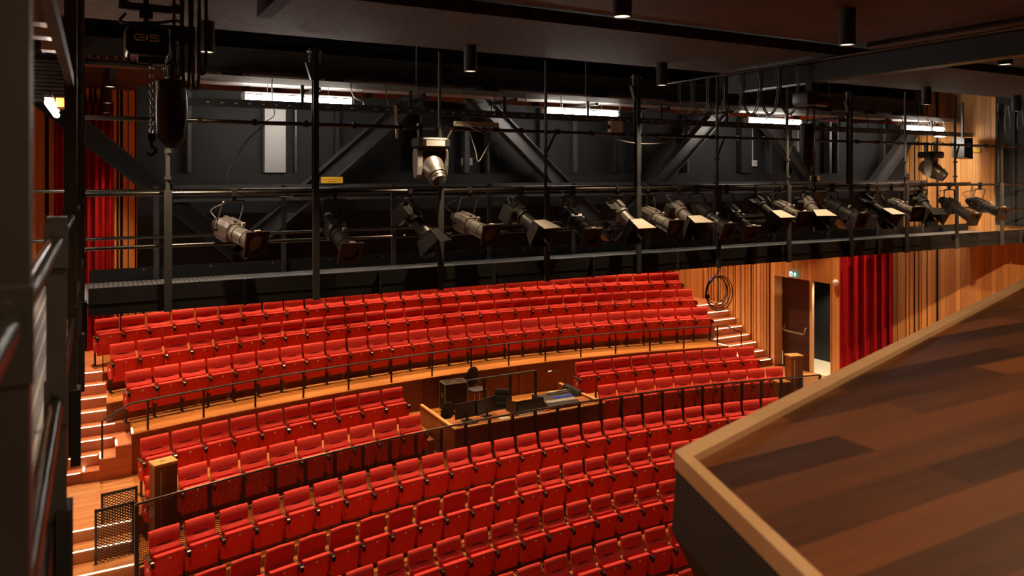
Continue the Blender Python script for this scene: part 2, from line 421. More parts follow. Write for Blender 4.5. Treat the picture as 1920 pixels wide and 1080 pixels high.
# fill between walkway tier end and the upper stairs
for sx, nm in ((1, 'left'), (-1, 'right')):
    X = lambda v: v if sx > 0 else MX - v
    def bx(m, x0, x1, y0, y1, z0, z1):
        a, b = sorted((X(x0), X(x1))); m.box(a, b, y0, y1, z0, z1)
        # landing
    m = MB(); bx(m, XL, .6, 13.72, 15.8, Z_D - .6, Z_D)
    o = m.build('stair_landing', 'landing'); tag(o, 'pale wooden landing at the %s side of the hall' % nm, 'landing', kind='structure')
    # upper stairs: eight steps, the lower four turning round the end of the walkway
    st = thing('staircase', 'wooden stairs with lit nosings on the %s side, rising from the landing to the back row' % nm, 'stairs', kind='structure')
    xk = {1: -.21, 2: .06, 3: .32, 4: .586}
    ys = [15.80 + .285 * k for k in range(8)]
    xe = {5: .27, 6: .22, 7: .19, 8: .14}
    for k in range(1, 9):
        z1 = Z_D + .192 * k if k != 4 else Z_C; z0 = Z_D if k == 1 else Z_D + .192 * (k - 1) - .004
        y = ys[k - 1]; m = MB()
        if k <= 4:
            bx(m, XL, .584, y, 17.3, z0, z1); bx(m, XL, .11, 17.3, YB - .05, z0, z1)
            if k < 4: bx(m, xk[k], .584, 15.78, y, z0, z1)
        else:
            bx(m, XL, xe[k], y, YB - .05, z0, z1)
        s = m.build('step', 'stepwood', st)
        l = MB(); xr2 = {1: -.25, 2: .02, 3: .27, 4: .32}.get(k, xe.get(k, .2) - .03)
        bx(l, XL + .08, xr2, y - .006, y + .022, z1 - .004, z1 + .004); l.build('nosing_light', 'led', s)
        if k <= 4:
            l = MB(); x0 = xk[k]; bx(l, x0 - .004, x0 + .028, 15.86, 16.2, z1 - .004, z1 + .005); l.build('nosing_light', 'led', s)
    # lower stairs
    st = thing('staircase', 'wooden stairs with lit nosings on the %s side, going down from the landing' % nm, 'stairs', kind='structure')
    yy = [13.72, 13.40, 12.98, 12.6, 12.2, 11.8, 11.4, 11.0, 10.6, 10.2, 9.8]
    for k, y in enumerate(yy):
        z1 = Z_D - .19 * k - (.0 if k == 0 else .0)
        if k == 0:
            l = MB(); bx(l, XL + .05, .55, y - .008, y + .02, z1 - .004, z1 + .004); l.build('nosing_light', 'led', st); continue
        m = MB(); bx(m, XL, .58, y, yy[k - 1] + .01, z1 - .6, z1); s = m.build('step', 'landing', st)
        l = MB(); bx(l, XL + .05, .55, y - .008, y + .02, z1 - .004, z1 + .004); l.build('nosing_light', 'led', s)

# ------------------------------------------------------------------ door recess on the right wall
dr = thing('door_1', 'dark brown escape door leaf with a pale push bar, left half of the doorway', 'door', kind='structure')
R0 = XR
m = MB(); m.box(R0 + .30, R0 + .36, 14.72, 15.68, Z_D, DZ1); leaf = m.build('leaf', 'doorbrown', dr)
m = MB(); m.box(R0 + .28, R0 + .38, 14.64, 14.72, Z_D, DZ1); m.build('leaf_edge', 'slabtrim', dr)
pb = MB(); pb.tube([(R0 + .20, 15.55, 3.95), (R0 + .20, 14.86, 3.95)], .022)
for yy_ in (15.57, 14.84): pb.tube([(R0 + .30, yy_, 4.12), (R0 + .24, yy_, 4.08), (R0 + .20, yy_, 3.95)], .022)
pb.build('push_bar', 'steel', dr)
dr2 = thing('door_2', 'black door with a chrome lever standing in the lobby behind the open doorway', 'door', kind='structure')
MB().box(XR + 1.75, XR + 1.83, 12.9, 17.5, Z_D - .2, DZ1 + .4).build('leaf', 'case', dr2)
lv = MB(); lv.tube([(XR + 1.75, 14.75, 4.12), (XR + 1.68, 14.75, 4.12), (XR + 1.68, 14.95, 4.12)], .016).tube([(XR + 1.76, 14.75, 3.98), (XR + 1.72, 14.75, 3.98)], .03)
lv.build('lever', 'chrome', dr2)
sbox('trim_4', 'slabtrim', XR - .02, XR + .32, DY1 - .05, DY1, Z_D, DZ1)
sbox('trim_5', 'wallwood', XR - .02, XR + .32, DY0, DY0 + .04, Z_D, DZ1)
sbox('trim_6', 'wallwood', XR - .02, XR + .32, DY0, DY1, DZ1, DZ1 + .03)
sbox('floor', 'cream', XR + .36, XR + 3.0, 12.5, 17.6, Z_D - .2, Z_D + .004)
sbox('floor', 'landing', XR, XR + .36, DY0, DY1, Z_D - .2, Z_D)
sbox('wall_lobby', 'blackmatt', XR + .3, XR + 3.0, 17.5, 17.6, Z_D - .2, DZ1 + .4)
sbox('wall_lobby', 'blackmatt', XR + .3, XR + 3.0, 12.4, 12.5, Z_D - .2, DZ1 + .4)
sbox('ceiling', 'blackmatt', XR + .2, XR + 3.0, 12.4, 17.6, DZ1 + .4, DZ1 + .5)
lb = thing('ceiling_light', 'round lobby ceiling light above the pale floor behind the doorway', 'light', (XR + .9, 14.5, DZ1 + .39))
MB().lathe([(-.03, .09), (.0, .1)]).build('lamp_face', 'bulb', lb)
spot('lobby_light', (XR + .9, 14.5, DZ1 + .3), (XR + .9, 14.3, 0), 420, 110, (1, .88, .68), .08)

sg = thing('exit_sign', 'green and white emergency exit sign over the door', 'sign', (XR - .14, 14.92, DZ1 + .07))
rm = Matrix.Rotation(math.radians(0), 4, 'Z')
MB().box(-.02, .02, -.15, .15, -.01, .15).build('sign_panel', 'green', sg)
MB().box(-.03, .03, -.16, .16, .15, .21).build('housing', 'lightgrey', sg)
p = MB().box(-.024, -.020, .02, .12, .005, .14); p.build('pictogram_field', 'signwhite', sg)
ar = MB(); ar.poly([(-.025, -.07, .135), (-.025, -.13, .075), (-.025, -.095, .075), (-.025, -.095, .015), (-.025, -.045, .015), (-.025, -.045, .075), (-.025, -.01, .075)]); ar.build('arrow', 'signwhite', sg)
mn = MB(); mn.box(-.028, -.024, .05, .07, .08, .11).box(-.028, -.024, .045, .085, .03, .08); mn.build('running_figure', 'green', sg)
MB().box(-.01, .16, -.02, .02, .05, .08).build('wall_bracket', 'lightgrey', sg)
al = MB().lathe([(0, .09), (.04, .09), (.07, .06), (.09, .02)], 16, Matrix.Translation((XR - .045, 13.58, DZ1 + .06)) @ Matrix.Rotation(-PI / 2, 4, 'Y'))
tag(al.build('wall_sounder', 'white'), 'round white alarm sounder on the boards between the doorway and the red curtain', 'alarm')

# ------------------------------------------------------------------ curtains
def curtain(label, fixed, axis, s0, s1, z0, z1, depth=.07, folds=11, side=-1, seed=1):
    rnd = random.Random(seed); n = folds * 10; m = MB()
    ph = [rnd.uniform(-.4, .4) for _ in range(6)]
    def off(t): return depth * (.8 * math.sin(2 * PI * folds * t + 1.6 * math.sin(5 * t + ph[0])) + .22 * math.sin(2 * PI * folds * 1.7 * t + ph[1]) + .3 * math.sin(2 * PI * 3 * t + ph[2]))
    rows = 6
    P = [[None] * (n + 1) for _ in range(rows + 1)]
    for r in range(rows + 1):
        z = z0 + (z1 - z0) * r / rows
        for i in range(n + 1):
            t = i / n; d = fixed + side * (.13 + off(t) * (1.1 - .15 * r / rows)); s = s0 + (s1 - s0) * t
            P[r][i] = (d, s, z) if axis == 'Y' else (s, d, z)
    for r in range(rows):
        for i in range(n): m.poly([P[r][i], P[r][i + 1], P[r + 1][i + 1], P[r + 1][i]])
    me = m.mesh('curtain', 'velvet', True)
    import bmesh
    bm = bmesh.new(); bm.from_mesh(me); bmesh.ops.remove_doubles(bm, verts=bm.verts, dist=.0005); bm.to_mesh(me); bm.free()
    o = link('curtain', me); md = o.modifiers.new('thick', 'SOLIDIFY'); md.thickness = .012
    return tag(o, label, 'curtain')
curtain('deep red velvet curtain on the right wall just right of the doorway', XR, 'Y', 11.86, 13.46, Z_D - 1.3, H - .3, folds=7, seed=2)
curtain('red velvet curtain in the left back corner, behind the end of the back row', YB, 'X', -.82, .36, Z_A, H - .3, folds=9, seed=4)
curtain('red velvet curtain in the right back corner, past the end of the back row', YB, 'X', 15.9, 17.1, Z_A, H - .3, folds=9, seed=5)

# ------------------------------------------------------------------ theatre seats
def rr(wd, t, y, z, tilt, curve=0.0, r=.03, cx=0.0):
    """rounded-rectangle ring, width wd along X, thickness t; front face at y; curve bows the middle back"""
    pts = []; c, s = math.cos(tilt), math.sin(tilt)
    def add(x, d):
        yy = d + curve * (1 - (2 * x / wd) ** 2)
        pts.append((cx + x, y + yy * c, z + yy * s))
    h = wd / 2
    for x in (-h + r, -h * .5, 0, h * .5, h - r): add(x, 0)
    add(h - r * .3, r * .3); add(h, r); add(h, t - r); add(h - r * .3, t - r * .3)
    for x in (h - r, 0, -h + r): add(x, t)
    add(-h + r * .3, t - r * .3); add(-h, t - r); add(-h, r); add(-h + r * .3, r * .3)
    return pts
def back_mesh():
    rings = []
    prof = [(.395, .20, .04, .15), (.42, .20, .05, .15), (.54, .195, .055, .2), (.61, .15, .06, .28), (.67, .145, .078, .3), (.72, .182, .075, .28), (.742, .203, .07, .22), (.755, .206, .07, .2),
            (.80, .204, .075, .14), (.86, .208, .075, .12), (.915, .222, .07, .12), (.94, .235, .058, .15), (.953, .252, .025, .15)]
    for z, y, t, tl in prof: rings.append(rr(.486, t, y, z, -tl * .0, .018, min(.024, t * .45)))
    return MB().loft(rings).mesh('backrest', 'red', True)
def back2_mesh():
    rings = []
    prof = [(.40, .12, .07), (.50, .165, .085), (.62, .172, .08), (.72, .165, .078), (.80, .15, .075), (.86, .138, .075), (.915, .125, .07), (.94, .135, .055), (.952, .15, .025)]
    for z, y, t in prof: rings.append(rr(.486, t, y, z, 0, .03, min(.024, t * .45)))
    return MB().loft(rings).mesh('backrest', 'red', True)
def pan_mesh():
    rings = []
    for z, y, t in [(.19, .135, .02), (.20, .12, .045), (.24, .10, .065), (.45, .045, .08), (.62, .0, .09), (.655, -.003, .09), (.668, .004, .075), (.673, .016, .045)]:
        rings.append(rr(.445, t, y, z, 0, .0, min(.02, t * .4)))
    return MB().loft(rings).mesh('seat_pan', 'red', True)
ME = {}
ME['back'] = back_mesh(); ME['back2'] = back2_mesh(); ME['pan'] = pan_mesh()
ME['slot'] = MB().box(-.12, .12, .207, .222, .742, .750).mesh('slot', 'darkred')
ME['stud'] = MB().lathe([(0, .019), (.009, .017)], 10, Matrix.Translation((0, 0.006, .60)) @ Matrix.Rotation(PI / 2 + .25, 4, 'X')).mesh('stud', 'stud')
ME['arm'] = MB().box(-.024, .024, .0, .26, .588, .622).mesh('armrest', 'armwood')
cap_ = MB().loft([[(x, y, z) for x, y, z in rng] for rng in
    [[(-.026, .05, .585), (.026, .05, .585), (.026, .05, .626), (-.026, .05, .626)], [(-.026, -.03, .578), (.026, -.03, .578), (.026, -.03, .626), (-.026, -.03, .626)],
     [(-.024, -.055, .545), (.024, -.055, .545), (.024, -.05, .615), (-.024, -.05, .615)], [(-.024, -.045, .53), (.024, -.045, .53), (.024, -.02, .53), (-.024, -.02, .53)]]])
ME['armcap'] = cap_.mesh('armrest_cap', 'arm')
side = []
for x in (-.018, .018):
    side.append([(x, .0, .56), (x, .0, .36), (x, .03, .29), (x, .09, .27), (x, .20, .29), (x, .26, .36), (x, .26, .59), (x, .0, .59)])
ME['side'] = MB().loft(side).mesh('side_panel', 'red')
ME['leg'] = MB().box(-.014, .014, .10, .16, .012, .30).box(-.022, .022, .02, .26, 0, .014).mesh('leg', 'black')
ME['disc'] = MB().lathe([(0, .032), (.006, .03)], 14, Matrix.Translation((0, 0, 0))).mesh('number_disc', 'white')

def make_seat():
    t = D.objects.new('theatre_seat', None); COL.objects.link(t); t['category'] = 'seat'
    b = link('backrest', ME['back'], t); link('crease', ME['slot'], b)
    p = link('seat_pan', ME['pan'], t); link('stud', ME['stud'], p)
    dx = -.265
    a = link('armrest', ME['arm'], t, (dx, 0, 0)); link('armrest_cap', ME['armcap'], a)
    link('side_panel', ME['side'], t, (dx, 0, 0))
    link('leg', ME['leg'], t, (dx, 0, 0))
    return t
def end_parts(t, right, left):
    if right:
        a = link('armrest', ME['arm'], t, (.265, 0, 0)); link('armrest_cap', ME['armcap'], a)
        s = link('side_panel', ME['side'], t, (.265, 0, 0)); link('leg', ME['leg'], t, (.265, 0, 0))
        link('number_disc', ME['disc'], s, (.02, .12, .5), (0, PI / 2, 0))
    if left:
        s = [c for c in t.children if c.name.startswith('side_panel')][0]
        link('number_disc', ME['disc'], s, (-.019, .10, .47), (0, -PI / 2, 0))
PROTO = make_seat(); used = [False]
S = .53
# name, h, Y0, R, a of seat 1, first index, last index, floor, row phrase, aisle phrase, seats with upright backs
ROWS = [
 ('A', 19.453, 29.0, -7.97, 1, 31, Z_A, 'the back row', 31),
 ('B', 18.521, 28.8, -7.685, 1, 30, Z_B, 'the second row from the back', 30),
 ('C', 17.517, 28.6, -7.42, 1, 29, Z_C, 'the row behind the low handrail', 29),
 ('Dl', 15.537, 28.6, -7.24, 1, 10, Z_D, 'upper row left of the booth', 10),
 ('Dr', 15.46, 30.0, 2.47, 1, 10, Z_D, 'upper row right of the booth', 10),
 ('El', 14.56, 28.5, -7.22, 1, 10, Z_E, 'lower row left of the booth', 10),
 ('Er', 14.47, 30.0, 2.45, 1, 10, Z_E, 'lower row right of the booth', 10),
 ('F', 13.265, 28.5, -7.25, 1, 26, Z_F, 'first row before the balustrade', 28),
 ('G', 12.372, 28.2, -7.24, 1, 21, Z_G, 'second row before the balustrade', 28),
 ('H', 11.454, 28.2, -7.21, 1, 18, Z_H, 'third row before the balustrade', 28),
 ('I', 10.54, 28.2, -7.2, 7, 18, Z_I, 'fourth row before the balustrade', 28),
 ('J', 9.63, 28.2, -7.2, 12, 18, Z_J, 'fifth row before the balustrade', 28)]
for (nm, Y0, R, a0, i0, i1, zf, phrase, last) in ROWS:
    for i in range(i0, i1 + 1):
        x, y, rz = on_arc(a0 + (i - 1) * S, Y0, R)
        t = PROTO if not used[0] else copy_tree(PROTO)
        used[0] = True
        t.location = (x, y, zf); t.rotation_euler = (0, 0, rz)
        cnt = i if i <= last - 10 or last <= 10 else None
        if last <= 10 and i == last: pos = 'last one on the right'
        elif i == 1: pos = 'leftmost one'
        elif i == last: pos = 'rightmost one'
        elif i > last / 2 + 1 and last > 10 and last != 28: pos = ORD[last - i + 1] + ' from the right'
        else: pos = ORD[i] + ' from the left'
        t['label'] = 'red seat, ' + pos + ', ' + phrase
        t['group'] = 'red tip-up seats in ' + phrase
        if nm in 'FGHIJ':
            for c in t.children:
                if c.name.startswith('backrest'): c.scale = (.94, 1, 1)
        if nm == 'G' and i <= 12:
            for c in t.children:
                if c.name.startswith('backrest'):
                    c.data = ME['back2']
                    for g in list(c.children): D.objects.remove(g)
for t in [o for o in D.objects if o.name.startswith('theatre_seat') and o.parent is None]:
    lb = t['label']; right = ('rightmost' in lb) or ('last one on the right' in lb); left = 'leftmost' in lb
    if right or left: end_parts(t, right, left)
# thin foot rails running along the front blocks
for (Y0, zf, a1, nm) in ((13.265, Z_F, 6.3, 'nearest the balustrade'), (11.454, Z_H, 2.2, 'third before the balustrade'), (10.54, Z_I, 2.2, 'fourth before the balustrade')):
    pts = [on_arc(-7.5 + (a1 + 7.5) * k / 60, Y0 - .03)[:2] + (zf + .29,) for k in range(61)]
    o = MB().tube(pts, .009, 6).build('seat_rail', 'pipe'); tag(o, 'thin steel rail along the seat feet, row ' + nm, 'rail', 'seat foot rails')

# ------------------------------------------------------------------ low handrail on the upper walkway
rl = thing('walkway_handrail', 'low black steel handrail along the front edge of the upper walkway', 'handrail', (0, 0, 0))
ZR = Z_C + .56
aR = [-7.45 + (14.9) * k / 60 for k in range(61)]
top = [on_arc(a, 16.90)[:2] + (ZR,) for a in aR]
left_end = [(.12, 15.86, 4.05), (.12, 15.86, Z_D + .40), (.12, 15.86, Z_D + .42)]
MB().tube([(.10, 15.80, Z_D + .40), (.10, 15.80, 3.97), (.55, 15.93, ZR - .02)] + top[1:-1] + [(MX - .55, 15.93, ZR - .02), (MX - .10, 15.80, 3.97), (MX - .10, 15.80, Z_D + .40)], .019, 8).build('top_rail', 'black', rl, smooth=True)
for k in range(15):
    a = -7.36 + 14.72 * k / 14
    x, y, r = on_arc(a, 16.90)
    MB().box(-.016, .016, -.016, .016, Z_C, ZR, Matrix.Translation((x, y, 0)) @ Matrix.Rotation(r, 4, 'Z')).build('post', 'black', rl)

# ------------------------------------------------------------------ mesh balustrade between the two seating blocks
bl = thing('mesh_balustrade', 'curved black balustrade with expanded metal panels between the upper and lower seats', 'balustrade', (0, 0, 0))
ZT = CZ - 4.955
NB = 28; a0b = -7.70; da = 15.32 / NB
for k in range(NB + 1):
    x, y, r = on_arc(a0b + k * da, 13.70)
    MB().box(-.028, .028, -.012, .035, Z_F + .02, ZT - .01, Matrix.Translation((x, y, 0)) @ Matrix.Rotation(r, 4, 'Z')).build('post', 'black', bl)
for k in range(NB):
    x0, y0, r0 = on_arc(a0b + k * da, 13.70); x1, y1, r1 = on_arc(a0b + (k + 1) * da, 13.70)
    ang = math.atan2(y1 - y0, x1 - x0); L_ = math.hypot(x1 - x0, y1 - y0)
    o = MB().box(.02, L_ - .02, -.0015, .0015, -.93, -.03).build('mesh_panel', 'screen', bl, loc=(x0, y0, ZT)); o.rotation_euler = (0, 0, ang)
MB().tube([on_arc(a0b + 15.32 * k / 56, 13.70)[:2] + (ZT,) for k in range(57)], .024, 8).build('top_rail', 'pipe', bl, smooth=True)
MB().tube([on_arc(a0b + 15.32 * k / 56, 13.70)[:2] + (Z_E + .06,) for k in range(57)], .014, 6).build('bottom_rail', 'black', bl)
def gate(label, x0, y0, x1, y1, zb, zt, feet, group='side mesh gates'):
    g = thing('mesh_gate', label, 'gate', (x0, y0, zb), math.atan2(y1 - y0, x1 - x0), group)
    L_ = math.hypot(x1 - x0, y1 - y0); h = zt - zb
    MB().box(0, L_, -.015, .015, h - .04, h).box(0, L_, -.015, .015, 0, .03).box(0, .035, -.015, .015, 0, h).box(L_ - .035, L_, -.015, .015, 0, h).build('frame', 'black', g)
    MB().box(.03, L_ - .03, -.0015, .0015, .03, h - .04).build('mesh_panel', 'gatescreen', g)
    for xx in (.05, L_ - .05): MB().tube([(xx, 0, .01), (xx, 0, -feet)], .018, 8).build('foot', 'black', g)
    return g
gate('expanded metal gate standing on the left stairs, nearer the stage', -.02, 13.28, .53, 13.36, 2.40, 3.34, .04)
gate('expanded metal gate on the left landing edge, the one behind the other', .07, 13.84, .60, 13.92, Z_D - .27, 3.36, .0)

# wooden guide-light pillars at both ends of the lower middle row
def pillar(label, x, y, rz):
    g = thing('light_pillar', label, 'pillar', (x, y, Z_E), rz, 'wooden guide light pillars')
    MB().box(-.17, .17, -.13, .13, 0, 1.38).build('body', 'boothwood', g)
    MB().box(-.18, .18, -.14, .14, 1.38, 1.42).build('cap', 'boothcap', g)
    MB().box(-.05, .05, -.01, .01, 1.42, 1.423).build('slot', 'blackmatt', g)
    MB().box(-.085, -.07, -.134, -.130, .12, 1.30).build('light_strip', 'stud', g)
pillar('tall wooden pillar with a pale vertical strip, left end beside the mesh gates', .93, 13.12, .25)
pillar('tall wooden pillar with a pale vertical strip, right end in front of the door', MX - .93, 13.22, -.25)
g = thing('wooden_box', 'low pale wooden box behind the balustrade, left of the right wooden pillar', 'box', (14.95, 13.24, Z_E), -.24)
MB().box(-.17, .17, -.12, .12, 0, .78).build('body', 'boothwood', g); MB().box(-.175, .175, -.125, .125, .78, .81).build('lid', 'boothcap', g)

# ------------------------------------------------------------------ control booth
BX0, BX1, BY0, BY1, BZ = 6.38, 10.10, 13.99, 15.87, CZ - 5.16
for nm, (x0, x1, y0, y1) in {'front wall of the control booth, facing the mesh balustrade': (BX0, BX1, BY0, BY0 + .05), 'left side wall of the control booth': (BX0, BX0 + .05, BY0 + .055, BY1), 'right side wall of the control booth, with a jacket over it': (BX1 - .05, BX1, BY0 + .055, BY1)}.items():
    bt = thing('booth_wall', 'low wooden ' + nm, 'booth wall', group=None)
    MB().box(x0, x1, y0, y1, Z_E, BZ - .03).build('panel', 'boothwood', bt)
    ex = .01
    MB().box(x0 - ex, x1 + ex, y0 - (ex if 'front' in nm else -.03), y1 + (.035 if 'front' in nm else 0), BZ - .03, BZ).build('cap', 'boothcap', bt)
dk = thing('booth_desk', 'narrow wooden desk top behind the front wall of the control booth', 'desk')
MB().box(BX0 + .07, BX1 - .07, BY0 + .09, BY0 + .80, BZ - .09, BZ - .05).build('desk_top', 'boothwood', dk)
for x in (BX0 + .1, BX1 - .14): MB().box(x, x + .04, BY0 + .2, BY0 + .7, Z_E, BZ - .09).build('leg', 'boothwood', dk)
ZDK = BZ - .05
br_ = thing('booth_rail', 'black steel guard rail at the back of the control booth', 'handrail')
MB().tube([(7.55, 15.93, 3.70), (9.43, 15.93, 3.70)], .022, 8).build('top_rail', 'black', br_)
for x in (8.02, 8.72, 9.42): MB().box(x - .03, x + .03, 15.91, 15.95, Z_D, 3.70).build('post', 'black', br_)
cs = thing('flight_case', 'black flight case with aluminium edges standing behind the booth chair', 'case', (7.42, 16.36, Z_D), -.06)
MB().box(-.28, .28, -.18, .18, .06, .70).build('body', 'case', cs)
e = MB()
for x in (-.28, .28):
    for y in (-.18, .18): e.box(x - .012, x + .012, y - .012, y + .012, .06, .71)
for y in (-.18, .18): e.box(-.29, .29, y - .012, y + .012, .695, .715).box(-.29, .29, y - .012, y + .012, .06, .08)
for x in (-.28, .28): e.box(x - .012, x + .012, -.18, .18, .695, .715)
e.build('edge_profile', 'caseedge', cs)
MB().box(-.06, .06, -.03, .03, .70, .712).build('label_plate', 'caseedge', cs)
MB().box(-.295, -.281, -.05, .05, .36, .46).build('handle', 'caseedge', cs)
for x in (-.22, .22):
    for y in (-.12, .12): MB().tube([(x - .01, y, .03), (x + .01, y, .03)], .03, 10).build('castor', 'black', cs)

def oval_chair(label, x, y, z, rz):
    g = thing('stacking_chair', label, 'chair', (x, y, z), rz, 'black oval-backed booth chairs')
    MB().lathe([(-.025, .03), (-.02, .16), (0, .19), (.02, .16), (.025, .03)], 20, Matrix.Translation((0, .20, .72)) @ Matrix.Rotation(-PI / 2 + .12, 4, 'X') @ Matrix.Diagonal((1, 1.32, 1, 1))).build('backrest', 'chairseat', g, smooth=True)
    MB().loft([[( .21 * math.copysign(abs(math.cos(a)) ** .6, math.cos(a)) * k, .20 * math.copysign(abs(math.sin(a)) ** .6, math.sin(a)) * k, zz) for a in [2 * PI * i / 20 for i in range(20)]] for zz, k in ((.42, .9), (.43, 1), (.465, 1), (.48, .88))]).build('seat', 'chairseat', g, smooth=True)
    for sx in (-.2, .2):
        MB().tube([(sx, .17, .43), (sx * .95, .20, .55), (sx * .8, .215, .62)], .01, 6).build('back_support', 'chrome', g)
        MB().tube([(sx, -.16, .42), (sx * 1.05, -.20, 0)], .011, 6).build('leg', 'chrome', g)
        MB().tube([(sx, .16, .42), (sx * 1.05, .23, 0)], .011, 6).build('leg', 'chrome', g)
    return g
oval_chair('black oval-backed chair standing beside the flight case behind the booth rail', 8.02, 16.32, Z_D, .15)
oval_chair('black oval-backed chair inside the booth beside its left wall', 6.82, 15.05, Z_E, .3)
oc = thing('office_chair', 'black office chair with a ribbed back at the booth desk between screens and mixer', 'chair', (8.14, 15.30, Z_E), -.6); oc.scale = (.82, .82, .86)
rg = []
for k in range(13):
    z = .52 + .05 * k; t = .05 + (.012 if k % 3 else -.004)
    rg.append([(-.21, .12 + .012 * k - t / 2, z), (.21, .12 + .012 * k - t / 2, z), (.21, .12 + .012 * k + t / 2, z), (-.21, .12 + .012 * k + t / 2, z)])
MB().loft(rg).build('backrest', 'blackmatt', oc)
MB().box(-.23, .23, -.25, .16, .42, .50).build('seat', 'blackmatt', oc)
MB().tube([(0, -.03, .42), (0, -.03, .08)], .03, 8).build('column', 'black', oc)
m = MB()
for k in range(5): a = 2 * PI * k / 5; m.bar((0, -.03, .08), (.27 * math.cos(a), -.03 + .27 * math.sin(a), .05), .03, .03)
m.build('base', 'black', oc)
for k in range(5): a = 2 * PI * k / 5; MB().tube([(.27 * math.cos(a) - .01, -.03 + .27 * math.sin(a), .03), (.27 * math.cos(a) + .01, -.03 + .27 * math.sin(a), .03)], .03, 8).build('castor', 'black', oc)
def monitor(label, x, y, rz):
    g = thing('monitor', label, 'monitor', (x, y, ZDK), rz, 'booth monitors')
    MB().box(-.28, .28, -.012, .012, .06, .39).build('screen_housing', 'case', g)
    MB().box(-.265, .265, .012, .016, .075, .375).build('display', 'blackmatt', g)
    MB().box(-.02, .02, -.03, -.01, .01, .2).build('stand', 'blackmatt', g); MB().box(-.11, .11, -.08, .08, 0, .012).build('foot', 'case', g)
monitor('black flat monitor seen from behind on the booth desk, the left one', 6.88, 14.50, .1)
monitor('black flat monitor seen from behind on the booth desk, the right one', 7.38, 14.56, .32)
mx = thing('lighting_console', 'black lighting console in an open lidded case on the booth desk', 'mixer', (8.28, 14.47, ZDK), 0)
MB().box(-.34, .34, -.24, .24, 0, .09).build('case_base', 'case', mx)
MB().loft([[(-.34, -.25, .09), (.34, -.25, .09), (.34, -.235, .09), (-.34, -.235, .09)], [(-.34, -.25, .32), (.34, -.25, .32), (.34, -.235, .32), (-.34, -.235, .32)]]).build('case_front', 'case', mx)
for s_ in (-1, 1):
    MB().loft([[(s_ * .34, -.25, .09), (s_ * .34, .24, .09), (s_ * .34, .24, .26), (s_ * .34, .0, .27), (s_ * .34, -.25, .32)], [(s_ * .325, -.25, .09), (s_ * .325, .24, .09), (s_ * .325, .24, .26), (s_ * .325, .0, .27), (s_ * .325, -.25, .32)]]).build('case_side', 'case', mx)
fd = MB()
for k in range(14): fd.box(-.29 + .042 * k, -.275 + .042 * k, -.1, .12, .09, .105)
fd.build('fader', 'lightgrey', mx)
sm = thing('sound_mixer', 'grey sound mixer with blue lit keys at the right of the booth desk', 'mixer', (9.18, 14.50, ZDK), -.05)
MB().loft([[(-.40, -.26, 0), (.40, -.26, 0), (.40, .26, 0), (-.40, .26, 0)], [(-.40, -.26, .09), (.40, -.26, .09), (.40, .26, .20), (-.40, .26, .20)]]).build('body', 'case', sm)
fd = MB(); bk = MB()
for k in range(20):
    fd.box(-.37 + .038 * k, -.352 + .038 * k, -.2, -.05, .11, .14)
    if k > 6: bk.box(-.37 + .038 * k, -.348 + .038 * k, .02, .06, .15, .172)
bk.build('blue_keys', 'blue', sm)['kind'] = 'stuff'
fd.build('fader', 'lightgrey', sm)['kind'] = 'stuff'
MB().tube([(.40, .20, .21), (.30, .20, .24), (-.2, .20, .23)], .018, 8).build('lamp_bar', 'caseedge', sm)
def deskbit(name, label, cat, x, y, sx, sy, h, m_, rz=0, group=None):
    o = MB().box(-sx / 2, sx / 2, -sy / 2, sy / 2, 0, h).build(name, m_, None, (x, y, ZDK)); o.rotation_euler = (0, 0, rz)
    return tag(o, label, cat, group)
deskbit('keyboard', 'black keyboard on the booth desk in front of the left monitor', 'keyboard', 6.80, 14.22, .42, .14, .025, 'case', .1)
deskbit('paper_sheet', 'white paper sheet on the booth desk right of the monitors', 'paper', 7.68, 14.22, .21, .29, .003, 'white', .4)
deskbit('light_controller', 'slim grey controller lying on the front of the booth desk', 'panel', 8.25, 14.14, .62, .14, .04, 'lightgrey', 0)
deskbit('small_box', 'small red box on the booth desk between console and sound mixer', 'box', 8.70, 14.15, .08, .06, .05, 'signred', 0)
jk = thing('draped_jacket', 'black jacket hanging over the right side wall of the booth', 'jacket', (BX1 - .03, 15.25, BZ))
rg = []
for k in range(9):
    y = -.36 + .09 * k; u = .03 * math.sin(k * 1.7); d = .26 + .05 * math.sin(k * 2.3)
    rg.append([(-.10 - u, y, -d), (-.075, y, -.05), (-.05, y, .02), (0, y, .045 + u * .3), (.06, y, .02), (.09 + u, y, -.15), (.06, y, -.10), (.04, y, .0), (0, y, .012), (-.03, y, .0), (-.05, y, -.06), (-.075 - u, y, -d)])
MB().loft(rg).build('cloth', 'blackmatt', jk, smooth=True)
gm = thing('gooseneck_lamp', 'thin gooseneck desk lamp bending over the right of the booth', 'lamp', (BX1 - .03, 15.6, BZ))
MB().tube(bend([(0, 0, -.02), (-.02, 0, .22), (-.15, .05, .34), (-.33, .1, .36)]), .008, 6).build('neck', 'blackcable', gm)
MB().tube([(-.33, .1, .36), (-.42, .12, .345)], .018, 8).build('lamp_head', 'caseedge', gm)

